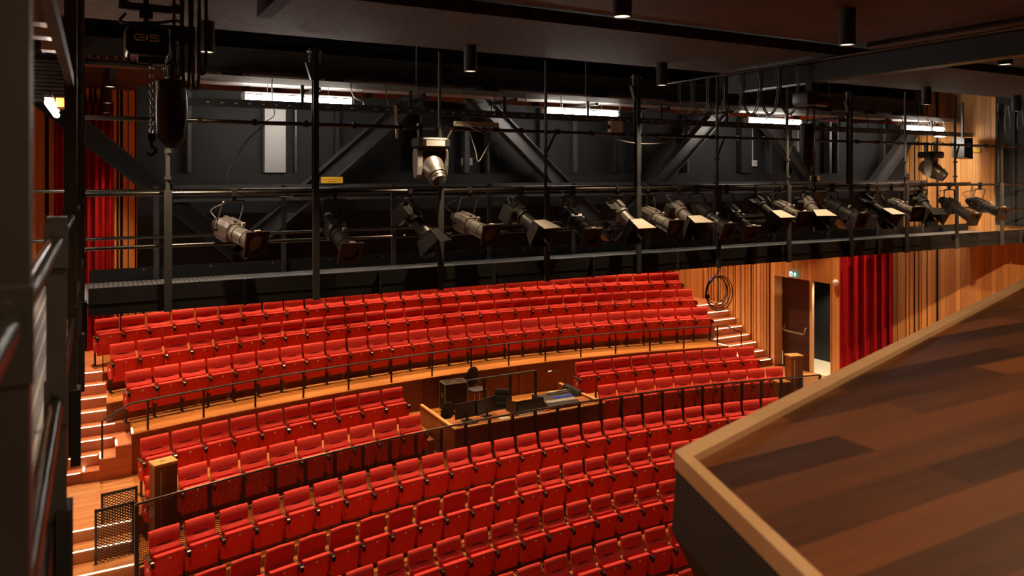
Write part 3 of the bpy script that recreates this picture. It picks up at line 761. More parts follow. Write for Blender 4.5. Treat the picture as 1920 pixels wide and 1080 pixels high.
# ================================================================== overhead level
YF, YR = 8.49, 10.07
PX = [.64 + 1.5 * k for k in range(11)]
cw = thing('lighting_catwalk', 'black steel lighting catwalk with pipe rails crossing the whole hall above the seats', 'catwalk')
MB().box(-.11, XR - .06, YF, YR, CZ - 1.30, CZ - 1.266).build('deck', 'grate', cw)
x = -.07
edges = [-.07] + sorted([p for p in PX] + [p + .75 for p in PX]) + [XR - .07]
for i, (e0, e1) in enumerate(zip(edges, edges[1:])):
    p = MB().box(e0 + .004, e1 - .004, YF - .035, YF - .005, CZ - 1.385, CZ - 1.116).box(e0 + .03, e1 - .03, YF - .042, YF - .035, CZ - 1.275, CZ - 1.262).build('fascia_panel', 'fascia', cw)
for e0 in edges[1:-1]:
    MB().box(e0 - .012, e0 + .012, YF - .075, YF - .035, CZ - 1.39, CZ - 1.12).build('stiffener', 'black', cw)
MB().box(-.07, XR - .07, YR - .01, YR + .01, CZ - 1.266, CZ - 1.112).build('toe_board', 'panel', cw)
bo = MB()
for k in range(23):
    xx = .5 + .75 * k; bo.box(xx - .008, xx + .008, YR - .018, YR - .01, CZ - 1.145, CZ - 1.13)
bo.build('bolts', 'lightgrey', cw)
for i, xx in enumerate(PX):
    MB().box(xx - .036, xx + .036, YF - .11, YF - .076, CZ - 1.39, CZ - .16).build('post', 'darksteel', cw)
    if i % 3 == 1:
        MB().box(xx - .03, xx + .03, YF - .1, YF - .085, CZ - .16, CZ + 1.40).box(xx - .03, xx + .03, YF - .03, YF - .015, CZ - .16, CZ + 1.40).box(xx - .005, xx + .005, YF - .085, YF - .03, CZ - .16, CZ + 1.40).build('hanger_column', 'black', cw)
        g_ = MB()
        for d in (-.07, .05): g_.box(xx + d, xx + d + .012, YF - .06, YF - .04, CZ + 1.22, CZ + 1.40).box(xx + d - .02, xx + d + .03, YF - .07, YF - .03, CZ + 1.36, CZ + 1.372)
        g_.build('threaded_rod', 'lightgrey', cw)
        MB().loft([[(xx - .11, YF - .08, CZ + 1.24), (xx + .11, YF - .08, CZ + 1.24), (xx + .05, YF - .08, CZ + 1.05), (xx - .05, YF - .08, CZ + 1.05)], [(xx - .11, YF - .02, CZ + 1.24), (xx + .11, YF - .02, CZ + 1.24), (xx + .05, YF - .02, CZ + 1.05), (xx - .05, YF - .02, CZ + 1.05)]]).build('hanger_plate', 'grey', cw)
    else:
        MB().tube([(xx, YF - .06, CZ - .16), (xx, YF - .06, CZ + 1.48)], .021, 8).build('upper_post', 'grey', cw)
        MB().tube([(xx + .0, YF - .06, CZ + .26), (xx + .17, YF - .03, CZ + .54)], .016, 6).build('brace', 'pipe', cw)
        for zz in (.22, -.05): MB().box(xx - .03, xx + .03, YF - .09, YF - .03, CZ + zz, CZ + zz + .03).build('collar', 'grey', cw)
for xx in [.637 + 1.5 * k for k in range(11)]:
    MB().box(xx - .03, xx + .03, YR - .045, YR - .015, CZ - 1.26, CZ - .14).build('rear_post', 'grey', cw)
for nm, y, z, r in (('top_rail', YF, -.195, .024), ('middle_rail', YF, -.73, .019), ('rear_top_rail', YR - .06, -.19, .019), ('rear_middle_rail', YR - .06, -.748, .019)):
    MB().tube([(-.10, y, CZ + z), (XR - .08, y, CZ + z)], r, 10).build(nm, 'pipe', cw, smooth=True)
up = MB().tube([(-.10, YF, CZ + .56), (XR - .08, YF, CZ + .56)], .024, 10).build('lamp_bar', 'pipe', cw, smooth=True)
cl = MB()
for k in range(30):
    xx = .95 + .55 * k; cl.box(xx - .02, xx + .02, YF - .035, YF + .035, CZ + .53, CZ + .60)
cl.build('clamps', 'pipe', cw)

# partition wall, truss, trays --------------------------------------------------
pw = thing('wall_middle', None, None, kind='structure')
MB().box(.50, XR - .06, 11.62, 11.74, CZ - .12, CZ + 1.22).build('upper_boards', 'panel', pw)
MB().box(.50, XR - .06, 11.64, 11.74, CZ - 1.45, CZ - .12).build('lower_dark_sheet', 'blackmatt', pw)  # black sheet standing in for the dark open space under the ledge
MB().box(.50, XR - .06, 11.50, 11.62, CZ - .14, CZ + .02).build('ledge', 'panel', pw)
STUD = [(1.15, .05, 'grey'), (2.32, .30, 'lightgrey'), (2.62, .03, 'grey'), (3.25, .06, 'panel'), (4.62, .05, 'grey'), (5.45, .09, 'grey'), (5.85, .04, 'grey'), (6.9, .06, 'panel'),
        (7.62, .09, 'grey'), (8.5, .05, 'panel'), (9.1, .06, 'lightgrey'), (10.3, .05, 'grey'), (11.9, .30, 'panel'), (12.6, .04, 'grey'), (13.45, .05, 'lightgrey'), (13.8, .06, 'lightgrey'), (14.5, .07, 'grey'), (14.75, .03, 'grey'), (16.4, .08, 'grey')]
for i, (xx, wd, mt) in enumerate(STUD):
    o = MB().box(xx - wd / 2, xx + wd / 2, 11.46, 11.50 if wd < .2 else 11.6, CZ + .03, CZ + 1.18).box(xx - wd / 2 + .008, xx + wd / 2 - .008, 11.50, 11.62, CZ + .03, CZ + 1.18).build('wall_post', mt)
    tag(o, ('wide pale' if mt == 'lightgrey' and wd > .2 else 'wide dark' if wd > .2 else 'slim pale' if mt == 'lightgrey' else 'slim grey' if mt == 'grey' else 'slim charcoal') + ' steel post on the black wall behind the catwalk, ' + ORD[i + 1] + ' from left', 'post', 'posts on the black wall')
ts = thing('roof_truss', 'dark steel truss of zigzag beams in front of the black wall behind the catwalk', 'truss')
def hbeam(m, a, b, w_=.24, t=.016, up_=(0, 1, 0)):
    a = Vector(a); b = Vector(b); d = (b - a).normalized(); n = Vector((d.z, 0, -d.x)) * (w_ / 2)
    m.bar(a + n, b + n, .20, t, up=n); m.bar(a - n, b - n, .20, t, up=n); m.bar(a, b, t, w_, up=n)
YT = 11.12
nodes = [(-1.0, 1.32), (1.74, -1.10), (4.94, 1.72), (8.14, -1.10), (11.34, 1.72), (14.54, -1.10), (17.2, 1.24)]
for (x0, z0), (x1, z1) in zip(nodes, nodes[1:]):
    m = MB(); hbeam(m, (x0, YT, CZ + z0), (x1, YT, CZ + z1)); m.build('diagonal', 'grey' if x0 > 0 else 'panel', ts)
m = MB().box(.9, XR - .1, YT - .12, YT + .12, CZ - .20, CZ - .14).box(.9, XR - .1, YT - .12, YT + .12, CZ - .37, CZ - .33).box(.9, XR - .1, YT - .0, YT + .02, CZ - .34, CZ - .19)
m.build('bottom_chord', 'grey', ts)
MB().box(XL + .1, XR - .1, YT - .12, YT + .12, CZ + 1.72, CZ + 1.76).box(XL + .1, XR - .1, YT - .12, YT + .12, CZ + 1.40, CZ + 1.44).box(XL + .1, XR - .1, YT, YT + .02, CZ + 1.44, CZ + 1.72).build('top_chord', 'grey', ts)
sbox('wall_filler', 'blackmatt', XL + .06, XR - .06, 11.34, 11.40, CZ + 1.44, CZ + 2.0)  # black filler added to hide the lit rear ceiling above the truss
tr = thing('cable_tray', 'grey perforated cable tray hanging above the fluorescent lamps', 'cable tray')
MB().box(.95, XR - .1, 10.22, 10.60, CZ + 1.185, CZ + 1.20).box(.95, XR - .1, 10.21, 10.225, CZ + 1.185, CZ + 1.27).box(.95, XR - .1, 10.595, 10.61, CZ + 1.185, CZ + 1.27).build('tray', 'lightgrey', tr)
for xx in [1.1 + 1.5 * k for k in range(11)]:
    MB().bar((xx, 10.05, CZ + 1.14), (xx + .02, 10.95, CZ + 1.14), .05, .045).build('bracket', 'grey', tr)
for xx in [1.12 + 3.0 * k for k in range(6)]:
    MB().box(xx - .006, xx + .006, 10.40, 10.412, CZ + 1.2, CZ + 1.995).build('rod', 'lightgrey', tr)
ch = thing('perforated_channel', 'long perforated steel channel running under the fluorescent lamps', 'channel')
MB().box(.95, XR - .1, 9.93, 9.95, CZ + .845, CZ + .94).box(.95, XR - .1, 9.95, 10.02, CZ + .845, CZ + .855).build('channel', 'grey', ch)
sl = MB(); rnd = random.Random(3)
for k in range(96):
    xx = 1.2 + .165 * k
    if rnd.random() < .78: sl.box(xx - .018, xx + .018, 9.922, 9.93, CZ + .885, CZ + .897)
sl.build('slot_glints', 'white', ch)  # white bits paint the glint of the perforations
for xx in [2.36 + 1.5 * k for k in range(10)]: MB().box(xx - .02, xx + .02, 9.955, 9.985, CZ + .86, CZ + 1.17).build('hanger', 'grey', ch)
# fluorescent fittings
for i, xx in enumerate((1.654, 6.17, 10.55, 15.15)):
    g = thing('fluorescent_light', 'glowing white fluorescent fitting behind the catwalk, ' + ORD[i + 1] + ' from the left', 'light', (xx, 10.16, CZ + 1.0), 0, 'fluorescent fittings behind the catwalk')
    MB().tube([(.02, 0, 0), (1.41, 0, 0)], .034, 10).build('tube', 'tube', g, smooth=True)
    MB().box(.0, 1.43, -.012, .012, .05, .07).build('housing', 'lightgrey', g)
    MB().box(-.02, .02, -.035, .035, -.035, .05).build('end_cap', 'white', g); MB().box(1.41, 1.45, -.035, .035, -.035, .05).build('end_cap', 'white', g)
    for q in (.3, 1.1): MB().box(q - .004, q + .004, -.004, .004, .08, .185).build('hanger', 'lightgrey', g)
# grey cable loops between tray and channel
rnd = random.Random(11)
cabx = [2.0, 2.55, 3.05, 3.55, 4.05, 4.75, 5.25, 5.8, 6.45, 6.95, 7.6, 8.15, 9.0, 9.6, 10.2, 11.0, 11.5, 12.4, 12.8, 13.4, 13.9, 14.5, 15.05, 15.6, 15.95, 16.5]
for i, xx in enumerate(cabx):
    dx = rnd.uniform(-.16, .16); 
    pts = bend([(xx + .02, 10.30, CZ + 1.22), (xx + .02, 10.17, CZ + 1.25), (xx, 10.10, CZ + 1.16), (xx + dx * .3, 10.06, CZ + 1.05), (xx + dx, 10.0, CZ + .99), (xx + dx, 9.965, CZ + .90)])
    o = MB().tube(pts, .0085, 6).build('cable', 'cable', smooth=True)
    tag(o, 'short grey cable looping from the tray to the channel, ' + ORD[i + 1] + ' from the left', 'cable', 'grey cables under the tray')
for i, xx in enumerate((1.55, 2.9, 5.35, 7.4, 9.0, 10.4, 13.0, 14.4, 15.3)):
    g = thing('connection_box', 'small black connection box with cables on top of the cable tray, ' + ORD[i + 1] + ' from the left', 'box', (xx, 10.40, CZ + 1.20), 0, 'black boxes on the tray')
    MB().box(-.12, .12, -.06, .06, 0, .13).box(-.07, .07, -.05, .05, .13, .17).build('body', 'blackmatt', g)
    for s_ in (-1, 1): MB().tube(bend([(s_ * .12, 0, .06), (s_ * .2, 0, .11), (s_ * .28, .02, .07), (s_ * .34, .03, .01)]), .007, 5).build('cable', 'blackcable', g)
o = MB().tube(bend([(1.98, 9.95, CZ + .90), (1.98, 9.86, CZ + .75), (1.75, 9.3, CZ + .62), (1.62, 8.56, CZ + .55), (1.42, 8.55, CZ + .35), (1.25, 8.55, CZ + .05), (1.25, 8.55, CZ - .1), (1.4, 8.52, CZ - .165)]), .006, 6).build('cable', 'pipe', smooth=True)
tag(o, 'long pale cable drooping from the lamp bar to the rail beside the left hoist bag', 'cable')
o = MB().tube(bend([(4.05, 8.50, CZ + .60), (4.13, 8.45, CZ + .3), (4.17, 8.45, CZ + .16), (4.27, 8.45, CZ + .3), (4.36, 8.45, CZ + .42), (4.44, 8.45, CZ + .38), (4.46, 8.45, CZ + .24)]), .007, 6).build('cable', 'cable', smooth=True)
tag(o, 'pale cable end with a plug hanging in an S from the lamp bar', 'cable')
o = MB().tube(bend([(1.75, YF, CZ - .235), (2.1, YF - .02, CZ - .275), (2.4, YF, CZ - .235)]), .009, 6).build('cable', 'cable', smooth=True)
tag(o, 'pale cable sagging under the rail between the first two spotlights', 'cable')
o = MB().tube(bend([(7.45, YF - .02, CZ + .55), (7.1, YF - .04, CZ + .45), (6.6, YF - .04, CZ + .44), (6.1, YF - .02, CZ + .52)]), .011, 6).build('cable', 'cable', smooth=True)
tag(o, 'pale cable sagging below the lamp bar beside the white junction box', 'cable')
g = thing('power_strip', 'pale metal power strip on the lamp bar right of the moving light', 'power strip', (4.15, YF - .03, CZ + .625))
MB().box(-.30, .30, -.03, .03, -.03, .03).build('body', 'stud', g)
for k in range(3): MB().tube(bend([(-.2 + .12 * k, -.03, .0), (-.1 + .12 * k, -.06, -.05), (.05 + .1 * k, -.04, -.1)]), .008, 5).build('lead', 'cable', g)
for i, (xx, zz, nm) in enumerate(((5.5, .22, 'left'), (12.2, .24, 'right'))):
    g = thing('socket_box', 'white double socket box with conduit on the black wall, the %s one' % nm, 'socket', (xx, 11.60, CZ + zz), 0, 'socket boxes on the black wall')
    MB().box(-.09, .09, -.05, .02, -.06, .06).build('box', 'white', g); MB().box(.0, .07, -.056, -.05, -.04, .04).build('socket_face', 'lightgrey', g)
    MB().tube([(0, -.01, .06), (0, -.01, .92)], .012, 6).build('conduit', 'lightgrey', g)
g = thing('junction_box', 'white junction box on the hanger column near the middle of the lamp bar', 'box', (6.32, YF + .02, CZ + .66))
MB().box(-.10, .10, -.04, .04, -.08, .08).build('body', 'white', g); MB().tube([(-.12, 0, 0), (-.10, 0, 0)], .03, 8).build('gland', 'blackmatt', g)
def ysign(label, x, y, z, w_, h_, rz=0):
    g = thing('warning_sign', label, 'sign', (x, y, z), rz, None)
    MB().box(-w_ / 2 - .012, w_ / 2 + .012, 0, .012, -.012, h_ + .012).build('frame', 'grey', g)
    MB().box(-w_ / 2, w_ / 2, -.006, .0, 0, h_).build('plate', 'yellow', g)
    m = MB(); rn = random.Random(4); q = -w_ * .42
    while q < w_ * .40:
        d = rn.uniform(.008, .022); m.box(q, q + d, -.008, -.006, h_ * .56, h_ * .66); q += d + .006
    q = -w_ * .18
    while q < w_ * .15:
        d = rn.uniform(.008, .02); m.box(q, q + d, -.008, -.006, h_ * .18, h_ * .30); q += d + .006
    m.build('print', 'signred', g)
ysign('yellow sign with red print on the truss chord between the first two spotlights', 3.03, 10.985, CZ - .125, .32, .09)
ysign('small yellow sign on the truss chord behind the right hoist bag', 13.40, 10.985, CZ - .12, .30, .09)
ysign('yellow sign high on the pale right wall boards beside the speaker', XR - .06, 9.95, CZ + .50, .30, .10, -PI / 2)
sp = thing('wall_speaker', 'black wedge loudspeaker hanging in front of the right wall boards', 'speaker', (16.62, 9.75, CZ + .58))
MB().loft([[(-.17, -.14, -.20), (.12, -.16, -.24), (.16, .14, -.24), (-.14, .15, -.20)], [(-.17, -.14, .22), (.12, -.16, .22), (.16, .14, .22), (-.14, .15, .22)]]).build('cabinet', 'case', sp)
MB().box(-.02, .02, -.02, .02, .22, 1.0).build('bracket', 'black', sp)

# ------------------------------------------------------------------ spotlights on the catwalk rail
def R_to(d):
    return Vector(d).to_track_quat('Z', 'Y').to_matrix().to_4x4()
LM = {}
def lamp_meshes(key, hm):
    if key == 'P':
        LM['P_rear' + hm] = MB().lathe([(-.02, .02), (0, .045), (.03, .07), (.10, .082), (.15, .082)], 16).mesh('rear_cap', hm if hm != 'lampsilver' else 'lampbody', True)
        m = MB().loft([[(x * k, y * k, z) for x, y in ((-.085, -.11), (.085, -.11), (.11, -.06), (.11, .06), (.085, .11), (-.085, .11), (-.11, .06), (-.11, -.06))] for z, k in ((.13, .8), (.17, 1), (.34, 1), (.38, .86))])
        m.box(-.02, .02, .10, .125, .16, .36)
        LM['P_house' + hm] = m.mesh('lamp_housing', hm)
        LM['P_barrel' + hm] = MB().lathe([(.36, .088), (.44, .088), (.445, .095), (.46, .095), (.465, .086), (.60, .086), (.605, .094), (.62, .094), (.625, .086), (.70, .10), (.775, .112)], 20).mesh('barrel', hm, True)
        m = MB(); a = .128; r = .088; n = 24
        pts = [(r * math.cos(2 * PI * i / n), r * math.sin(2 * PI * i / n)) for i in range(n)]
        sq = []
        for i in range(n):
            c, s_ = math.cos(2 * PI * i / n), math.sin(2 * PI * i / n); k = a / max(abs(c), abs(s_)); sq.append((c * k, s_ * k))
        for i in range(n):
            j = (i + 1) % n
            m.poly([(*sq[i], .80), (*sq[j], .80), (*pts[j], .80), (*pts[i], .80)]); m.poly([(*sq[i], .775), (*pts[i], .775), (*pts[j], .775), (*sq[j], .775)])
            m.poly([(*sq[i], .775), (*sq[j], .775), (*sq[j], .80), (*sq[i], .80)]); m.poly([(*pts[i], .80), (*pts[j], .80), (*pts[j], .72), (*pts[i], .72)])
        LM['P_frame' + hm] = m.mesh('color_frame', 'orange_frame')
        LM['P_lens' + hm] = MB().lathe([(.72, .088), (.745, .07), (.758, .04), (.762, .005)], 20).mesh('lens', 'lens', True)
        LM['P_clip' + hm] = MB().box(-.03, .03, .128, .14, .765, .80).box(-.005, .03, .10, .14, .48, .51).mesh('frame_clip', 'lightgrey')
    else:
        LM['F_house' + hm] = MB().lathe([(-.03, .04), (0, .08), (.04, .10), (.20, .10), (.21, .108), (.25, .108), (.26, .09)], 18).box(-.035, .035, .08, .12, .0, .2).mesh('lamp_housing', hm, True)
        LM['F_box' + hm] = MB().box(-.20, -.11, -.13, .07, .02, .20).box(-.205, -.20, -.11, .05, .04, .18).mesh('ballast_box', 'lampbody')
        LM['F_barrel' + hm] = MB().lathe([(.25, .082), (.40, .082), (.46, .095), (.475, .095)], 18).mesh('barrel', hm, True)
        LM['F_lens' + hm] = MB().lathe([(.44, .088), (.452, .05), (.456, .005)], 18).mesh('lens', 'lens', True)
        LM['F_frame' + hm] = MB().box(-.115, .115, -.115, .115, .475, .49).mesh('barn_door_frame', 'orange_frame')
def leaf(side_, tilt, w_=.21, l_=.20):
    m = MB(); m.loft([[(-w_ / 2, 0, 0), (w_ / 2, 0, 0), (w_ / 2 + .05, 0, l_), (-w_ / 2 - .05, 0, l_)], [(-w_ / 2, .004, 0), (w_ / 2, .004, 0), (w_ / 2 + .05, .004, l_), (-w_ / 2 - .05, .004, l_)]])
    T = Matrix.Rotation(side_, 4, 'Z') @ Matrix.Translation((0, .112, .49)) @ Matrix.Rotation(-tilt, 4, 'X')
    m.v = [tuple(T @ Vector(v)) for v in m.v]; return m
for hm in ('lampbody', 'lampsilver'): lamp_meshes('P', hm); lamp_meshes('F', hm)
LEAF = [leaf(k * PI / 2, tl).mesh('barn_door', 'lampbody') for k, tl in enumerate((.12, .5, .3, .55))]
LEAF_LIT = leaf(0, .12, .23, .24).mesh('barn_door', 'stud')  # pale top leaf: light from above put into its colour
CLAMP = MB().box(-.025, .025, -.035, .035, -.035, .035).box(-.018, .018, -.018, .018, -.09, -.03).box(-.03, .03, -.01, .01, .03, .045).mesh('clamp', 'lampbody')
SPOTS = [
 ('P', 1.290, (1.126, 8.62, -.518), (1.419, 7.899, -.701), 1), ('P', 2.377, (2.314, 8.62, -.475), (2.389, 7.916, -.848), 0), ('F', 3.277, (3.246, 8.62, -.371), (3.47, 8.36, -.74), 0),
 ('P', 4.066, (3.907, 8.62, -.531), (4.044, 7.854, -.714), 1), ('F', 4.805, (4.727, 8.62, -.435), (4.869, 8.206, -.677), 0), ('P', 5.594, (5.516, 8.62, -.473), (5.496, 7.89, -.801), 0),
 ('F', 6.336, (6.35, 8.62, -.417), (6.397, 8.211, -.701), 1), ('P', 6.86, (6.82, 8.62, -.518), (6.834, 7.851, -.737), 1), ('F', 7.441, (7.453, 8.62, -.454), (7.424, 8.179, -.687), 1),
 ('P', 7.79, (7.825, 8.62, -.453), (7.848, 7.902, -.806), 0), ('P', 8.388, (8.406, 8.62, -.448), (8.333, 7.936, -.857), 0), ('F', 9.006, (9.062, 8.62, -.393), (9.073, 8.191, -.649), 0),
 ('P', 9.536, (9.5, 8.62, -.477), (9.353, 7.861, -.681), 1), ('F', 10.216, (10.257, 8.62, -.42), (10.094, 8.213, -.661), 1), ('P', 10.774, (10.739, 8.62, -.455), (10.699, 7.872, -.737), 0),
 ('F', 11.708, (11.729, 8.62, -.435), (11.714, 8.182, -.675), 0), ('P', 12.348, (12.357, 8.62, -.493), (12.152, 7.868, -.672), 1), ('F', 13.193, (13.251, 8.62, -.381), (13.121, 8.254, -.695), 0),
 ('P', 14.056, (13.984, 8.62, -.461), (13.857, 7.913, -.813), 0), ('P', 15.063, (14.845, 8.62, -.495), (14.696, 7.869, -.727), 0)]
for i, (kind, cx, B, F, silver) in enumerate(SPOTS):
    hm = 'lampsilver' if silver else 'lampbody'
    B = Vector(B); F = Vector(F); d = (F - B).normalized(); org = Vector((cx, YF, -.195))
    nm = 'profile_spotlight' if kind == 'P' else 'barn_door_spotlight'
    desc = ('worn silver' if silver else 'black') + (' profile spotlight with a square brown frame, ' if kind == 'P' else ' spotlight with open barn doors, ')
    t = thing(nm, desc + ORD[i + 1] + ' catwalk lamp from the left', 'spotlight', (cx, YF, CZ - .195), 0, 'spotlights hanging along the catwalk rail')
    rot = R_to(d)
    # keep the frame upright: use world-up based basis
    z = d; x = z.cross(Vector((0, 0, 1))).normalized() * -1; y = z.cross(x)
    if y.z < 0: x, y = -x, -y
    mw = Matrix(((x.x, y.x, z.x, (B - org).x), (x.y, y.y, z.y, (B - org).y), (x.z, y.z, z.z, (B - org).z), (0, 0, 0, 1)))
    def put(key, name, par=t):
        o = link(name, LM[key + hm], par)
        if par is t: o.matrix_local = mw
        return o
    if kind == 'P':
        put('P_rear', 'rear_cap'); put('P_house', 'lamp_housing'); put('P_barrel', 'barrel'); f_ = put('P_frame', 'color_frame'); put('P_lens', 'lens', f_); put('P_clip', 'frame_clip')
        piv = .22; hw = .125
    else:
        put('F_house', 'lamp_housing'); put('F_box', 'ballast_box'); put('F_barrel', 'barrel'); f_ = put('F_frame', 'barn_door_frame'); put('F_lens', 'lens')
        for k in range(4):
            o = link('barn_door', LEAF_LIT if (k == 0 and i in (4, 6, 8, 11, 13, 15)) else LEAF[k], t); o.matrix_local = mw
        piv = .10; hw = .12
    link('clamp', CLAMP, t)
    P = B + d * piv - org; rx = x * hw
    top = Vector((0, 0, -.09)); mid = Vector((P.x * .25, P.y * .4, -.10))
    pts = [P + rx, (P + rx).lerp(top + rx, .85), top + rx * .8, top, top - rx * .8, (P - rx).lerp(top - rx, .85), P - rx]
    m = MB().tube(bend(pts, 4), .011, 6); m.tube([P + rx * 1.25, P + rx * .75], .02, 8); m.tube([P - rx * 1.25, P - rx * .75], .02, 8)
    m.build('yoke', 'pipe' if silver else 'lampbody', t, smooth=True)
    bk = B - org; k_ = random.uniform(-.06, .06)
    MB().tube(bend([bk + Vector((0, .02, .05)), bk + Vector((-.02 + k_, .06, .14)), Vector((-.05 + k_, .04, -.10)), Vector((.02, .03, -.03)), Vector((.12 + k_, .02, -.035))]), .006, 5).build('cable', 'blackcable' if i % 4 else 'cable', t, smooth=True)

def moving_head(label, x, z, pan, tilt):
    g = thing('moving_light', label, 'moving light', (x, YF - .02, CZ + z), 0, 'moving lights on the lamp bar')
    MB().loft([[(sx * .20 * k, sy * .15 * k, zz) for sx, sy in ((-1, -.8), (-.8, -1), (.8, -1), (1, -.8), (1, .8), (.8, 1), (-.8, 1), (-1, .8))] for zz, k in ((-.26, .92), (-.24, 1), (-.16, 1), (-.14, .9))]).build('base', 'lampbody', g)
    MB().box(-.12, .12, -.156, -.148, -.24, -.17).build('display', 'lightgrey', g)
    for s_ in (-.14, .14): MB().box(s_ - .02, s_ + .02, -.03, .03, -.14, -.02).box(s_ - .03, s_ + .03, -.035, .035, -.02, .03).build('clamp', 'pipe', g)
    pm = Matrix.Rotation(pan, 4, 'Z')
    for s_ in (-1, 1):
        rg = []
        for k, zz in ((.6, -.27), (1, -.31), (1, -.48), (.75, -.58), (.35, -.62)):
            rg.append([pm @ Vector(v) for v in ((s_ * .155, -.075 * k, zz), (s_ * .215, -.06 * k, zz), (s_ * .215, .06 * k, zz), (s_ * .155, .075 * k, zz))])
        MB().loft(rg).build('yoke_arm', 'lightgrey' if s_ < 0 else 'lampsilver', g)
    MB().loft([[pm @ Vector(v) for v in ((-.215, -.06, -.31), (.215, -.06, -.31), (.215, .06, -.31), (-.215, .06, -.31))], [pm @ Vector(v) for v in ((-.12, -.08, -.26), (.12, -.08, -.26), (.12, .08, -.26), (-.12, .08, -.26))]]).build('yoke_top', 'lampbody', g)
    hm_ = Matrix.Translation((0, 0, -.46)) @ pm @ Matrix.Rotation(tilt, 4, 'X')
    h = MB().lathe([(.20, .05), (.17, .12), (.05, .15), (-.08, .145), (-.17, .115), (-.175, .122), (-.20, .122), (-.205, .105), (-.24, .105), (-.245, .095), (-.28, .09)], 22, hm_)
    h.box(-.13, .13, -.10, .10, .0, .16, hm_); h = h.build('head', 'lampsilver', g, smooth=True)
    MB().lathe([(-.282, .086), (-.275, .05), (-.273, .005)], 18, hm_).build('lens', 'lens', h)
moving_head('silver moving light hanging from the lamp bar above the gap between third and fourth spotlights', 3.54, .58, .15, -.8)
moving_head('silver moving light hanging from the lamp bar near the right wall', 13.45, .56, .35, -1.0)
for o in [o for o in D.objects if o.get('category') == 'moving light']:
    MB().tube(bend([(.1, .05, -.14), (.2, .1, .02), (.32, .02, .05), (.45, .0, .0)]), .009, 5).build('cable', 'blackcable', o)

# ------------------------------------------------------------------ downlights
for i, (X, Y, Z) in enumerate(DOWNLIGHTS):
    if Y < 5 and X < 1.5: continue
    g = thing('downlight', 'black cylinder downlight under the ceiling, %s row, %s from the left' % ('nearer' if Y < 6 else 'farther', ORD[i % 6 + 1]), 'downlight', (X, Y, Z), 0, 'cylinder downlights')
    top = CZ + (1.56 if Y < 6.03 else 1.50)
    if Y > 6.03 and X < 1.5: top = CZ + 2.0
    MB().lathe([(0, .076), (top - Z, .076)], 24, cap=False).lathe([(0, .076), (0, .064), (.03, .062)], 24, cap=False).build('housing', 'black', g, smooth=True)
    MB().lathe([(.008, .062), (.010, .001)], 20, cap=False).build('lamp_face', 'bulb', g)
for i, (X, Y, Z) in enumerate(NEAR_FILL):
    g = thing('downlight', 'added unseen cylinder downlight above the viewer, %s from the left%s' % (ORD[i % 4 + 1], '' if Y > 0 else ', behind the viewer'), 'downlight', (X, Y, Z), 0, 'cylinder downlights')
    MB().lathe([(0, .076), (CZ + 1.56 - Z, .076)], 24, cap=False).build('housing', 'black', g, smooth=True)
    MB().lathe([(.008, .062), (.010, .001)], 20, cap=False).build('lamp_face', 'bulb', g)
for i, (X, Y, Z) in enumerate(REAR_DOWN):
    g = thing('ceiling_spot', 'round warm ceiling spot above the seats, %s row, %s from the left' % ({13.7: 'front', 16.8: 'middle', 19.5: 'rear'}[Y], ORD[i % 7 + 1]), 'downlight', (X, Y, Z), 0, 'warm ceiling spots above the seats')
    MB().lathe([(0, .076), (CZ + 2 - Z, .076)], 16, cap=False).build('housing', 'black', g); MB().lathe([(.01, .074), (.012, .001)], 16, cap=False).build('lamp_face', 'bulb', g)

# ------------------------------------------------------------------ crane beam, festoons and hoists
cb = thing('crane_beam', 'black steel crane beam under the ceiling running towards the stage, upper right', 'beam')
XBm = 8.14
MB().box(XBm - .10, XBm + .10, 2.2, 8.2, CZ + 1.19, CZ + 1.205).box(XBm - .10, XBm + .10, 2.2, 8.2, CZ + 1.44, CZ + 1.455).box(XBm - .008, XBm + .008, 2.2, 8.2, CZ + 1.205, CZ + 1.44).build('h_section', 'beam', cb)
MB().tube([(XBm - .16, 2.2, CZ + 1.45), (XBm - .16, 9.4, CZ + 1.45)], .014, 6).build('cable_track', 'pipe', cb)
for k in range(7):
    y = 6.95 + .33 * k
    o = MB()
    for dx in (-.02, .015): o.tube(bend([(XBm - .16 + dx, y - .13, CZ + 1.43), (XBm - .16 + dx, y - .15, CZ + 1.1), (XBm - .15 + dx, y - .07, CZ + .83 + .02 * k), (XBm - .15 + dx, y + .07, CZ + .83 + .02 * k), (XBm - .16 + dx, y + .14, CZ + 1.1), (XBm - .16 + dx, y + .13, CZ + 1.43)]), .009, 5)
    tag(o.build('festoon_cable', 'blackcable', smooth=True), 'black cable loop hanging under the crane beam track, ' + ORD[k + 1] + ' behind the right hoist', 'cable', 'festoon loops at the crane beam')
def chain(m, p0, p1, r=.011, ll=.045):
    p0 = Vector(p0); p1 = Vector(p1); n = int((p1 - p0).length / (ll * .72)); 
    for k in range(n):
        c = p0.lerp(p1, (k + .5) / n); a = (1, 0) if k % 2 else (0, 1)
        pts = [c + Vector((a[0] * math.cos(t) * .014, a[1] * math.cos(t) * .014, math.sin(t) * ll / 2)) for t in [2 * PI * q / 8 for q in range(8)]]
        m.tube(pts, .0045, 5, closed=True)
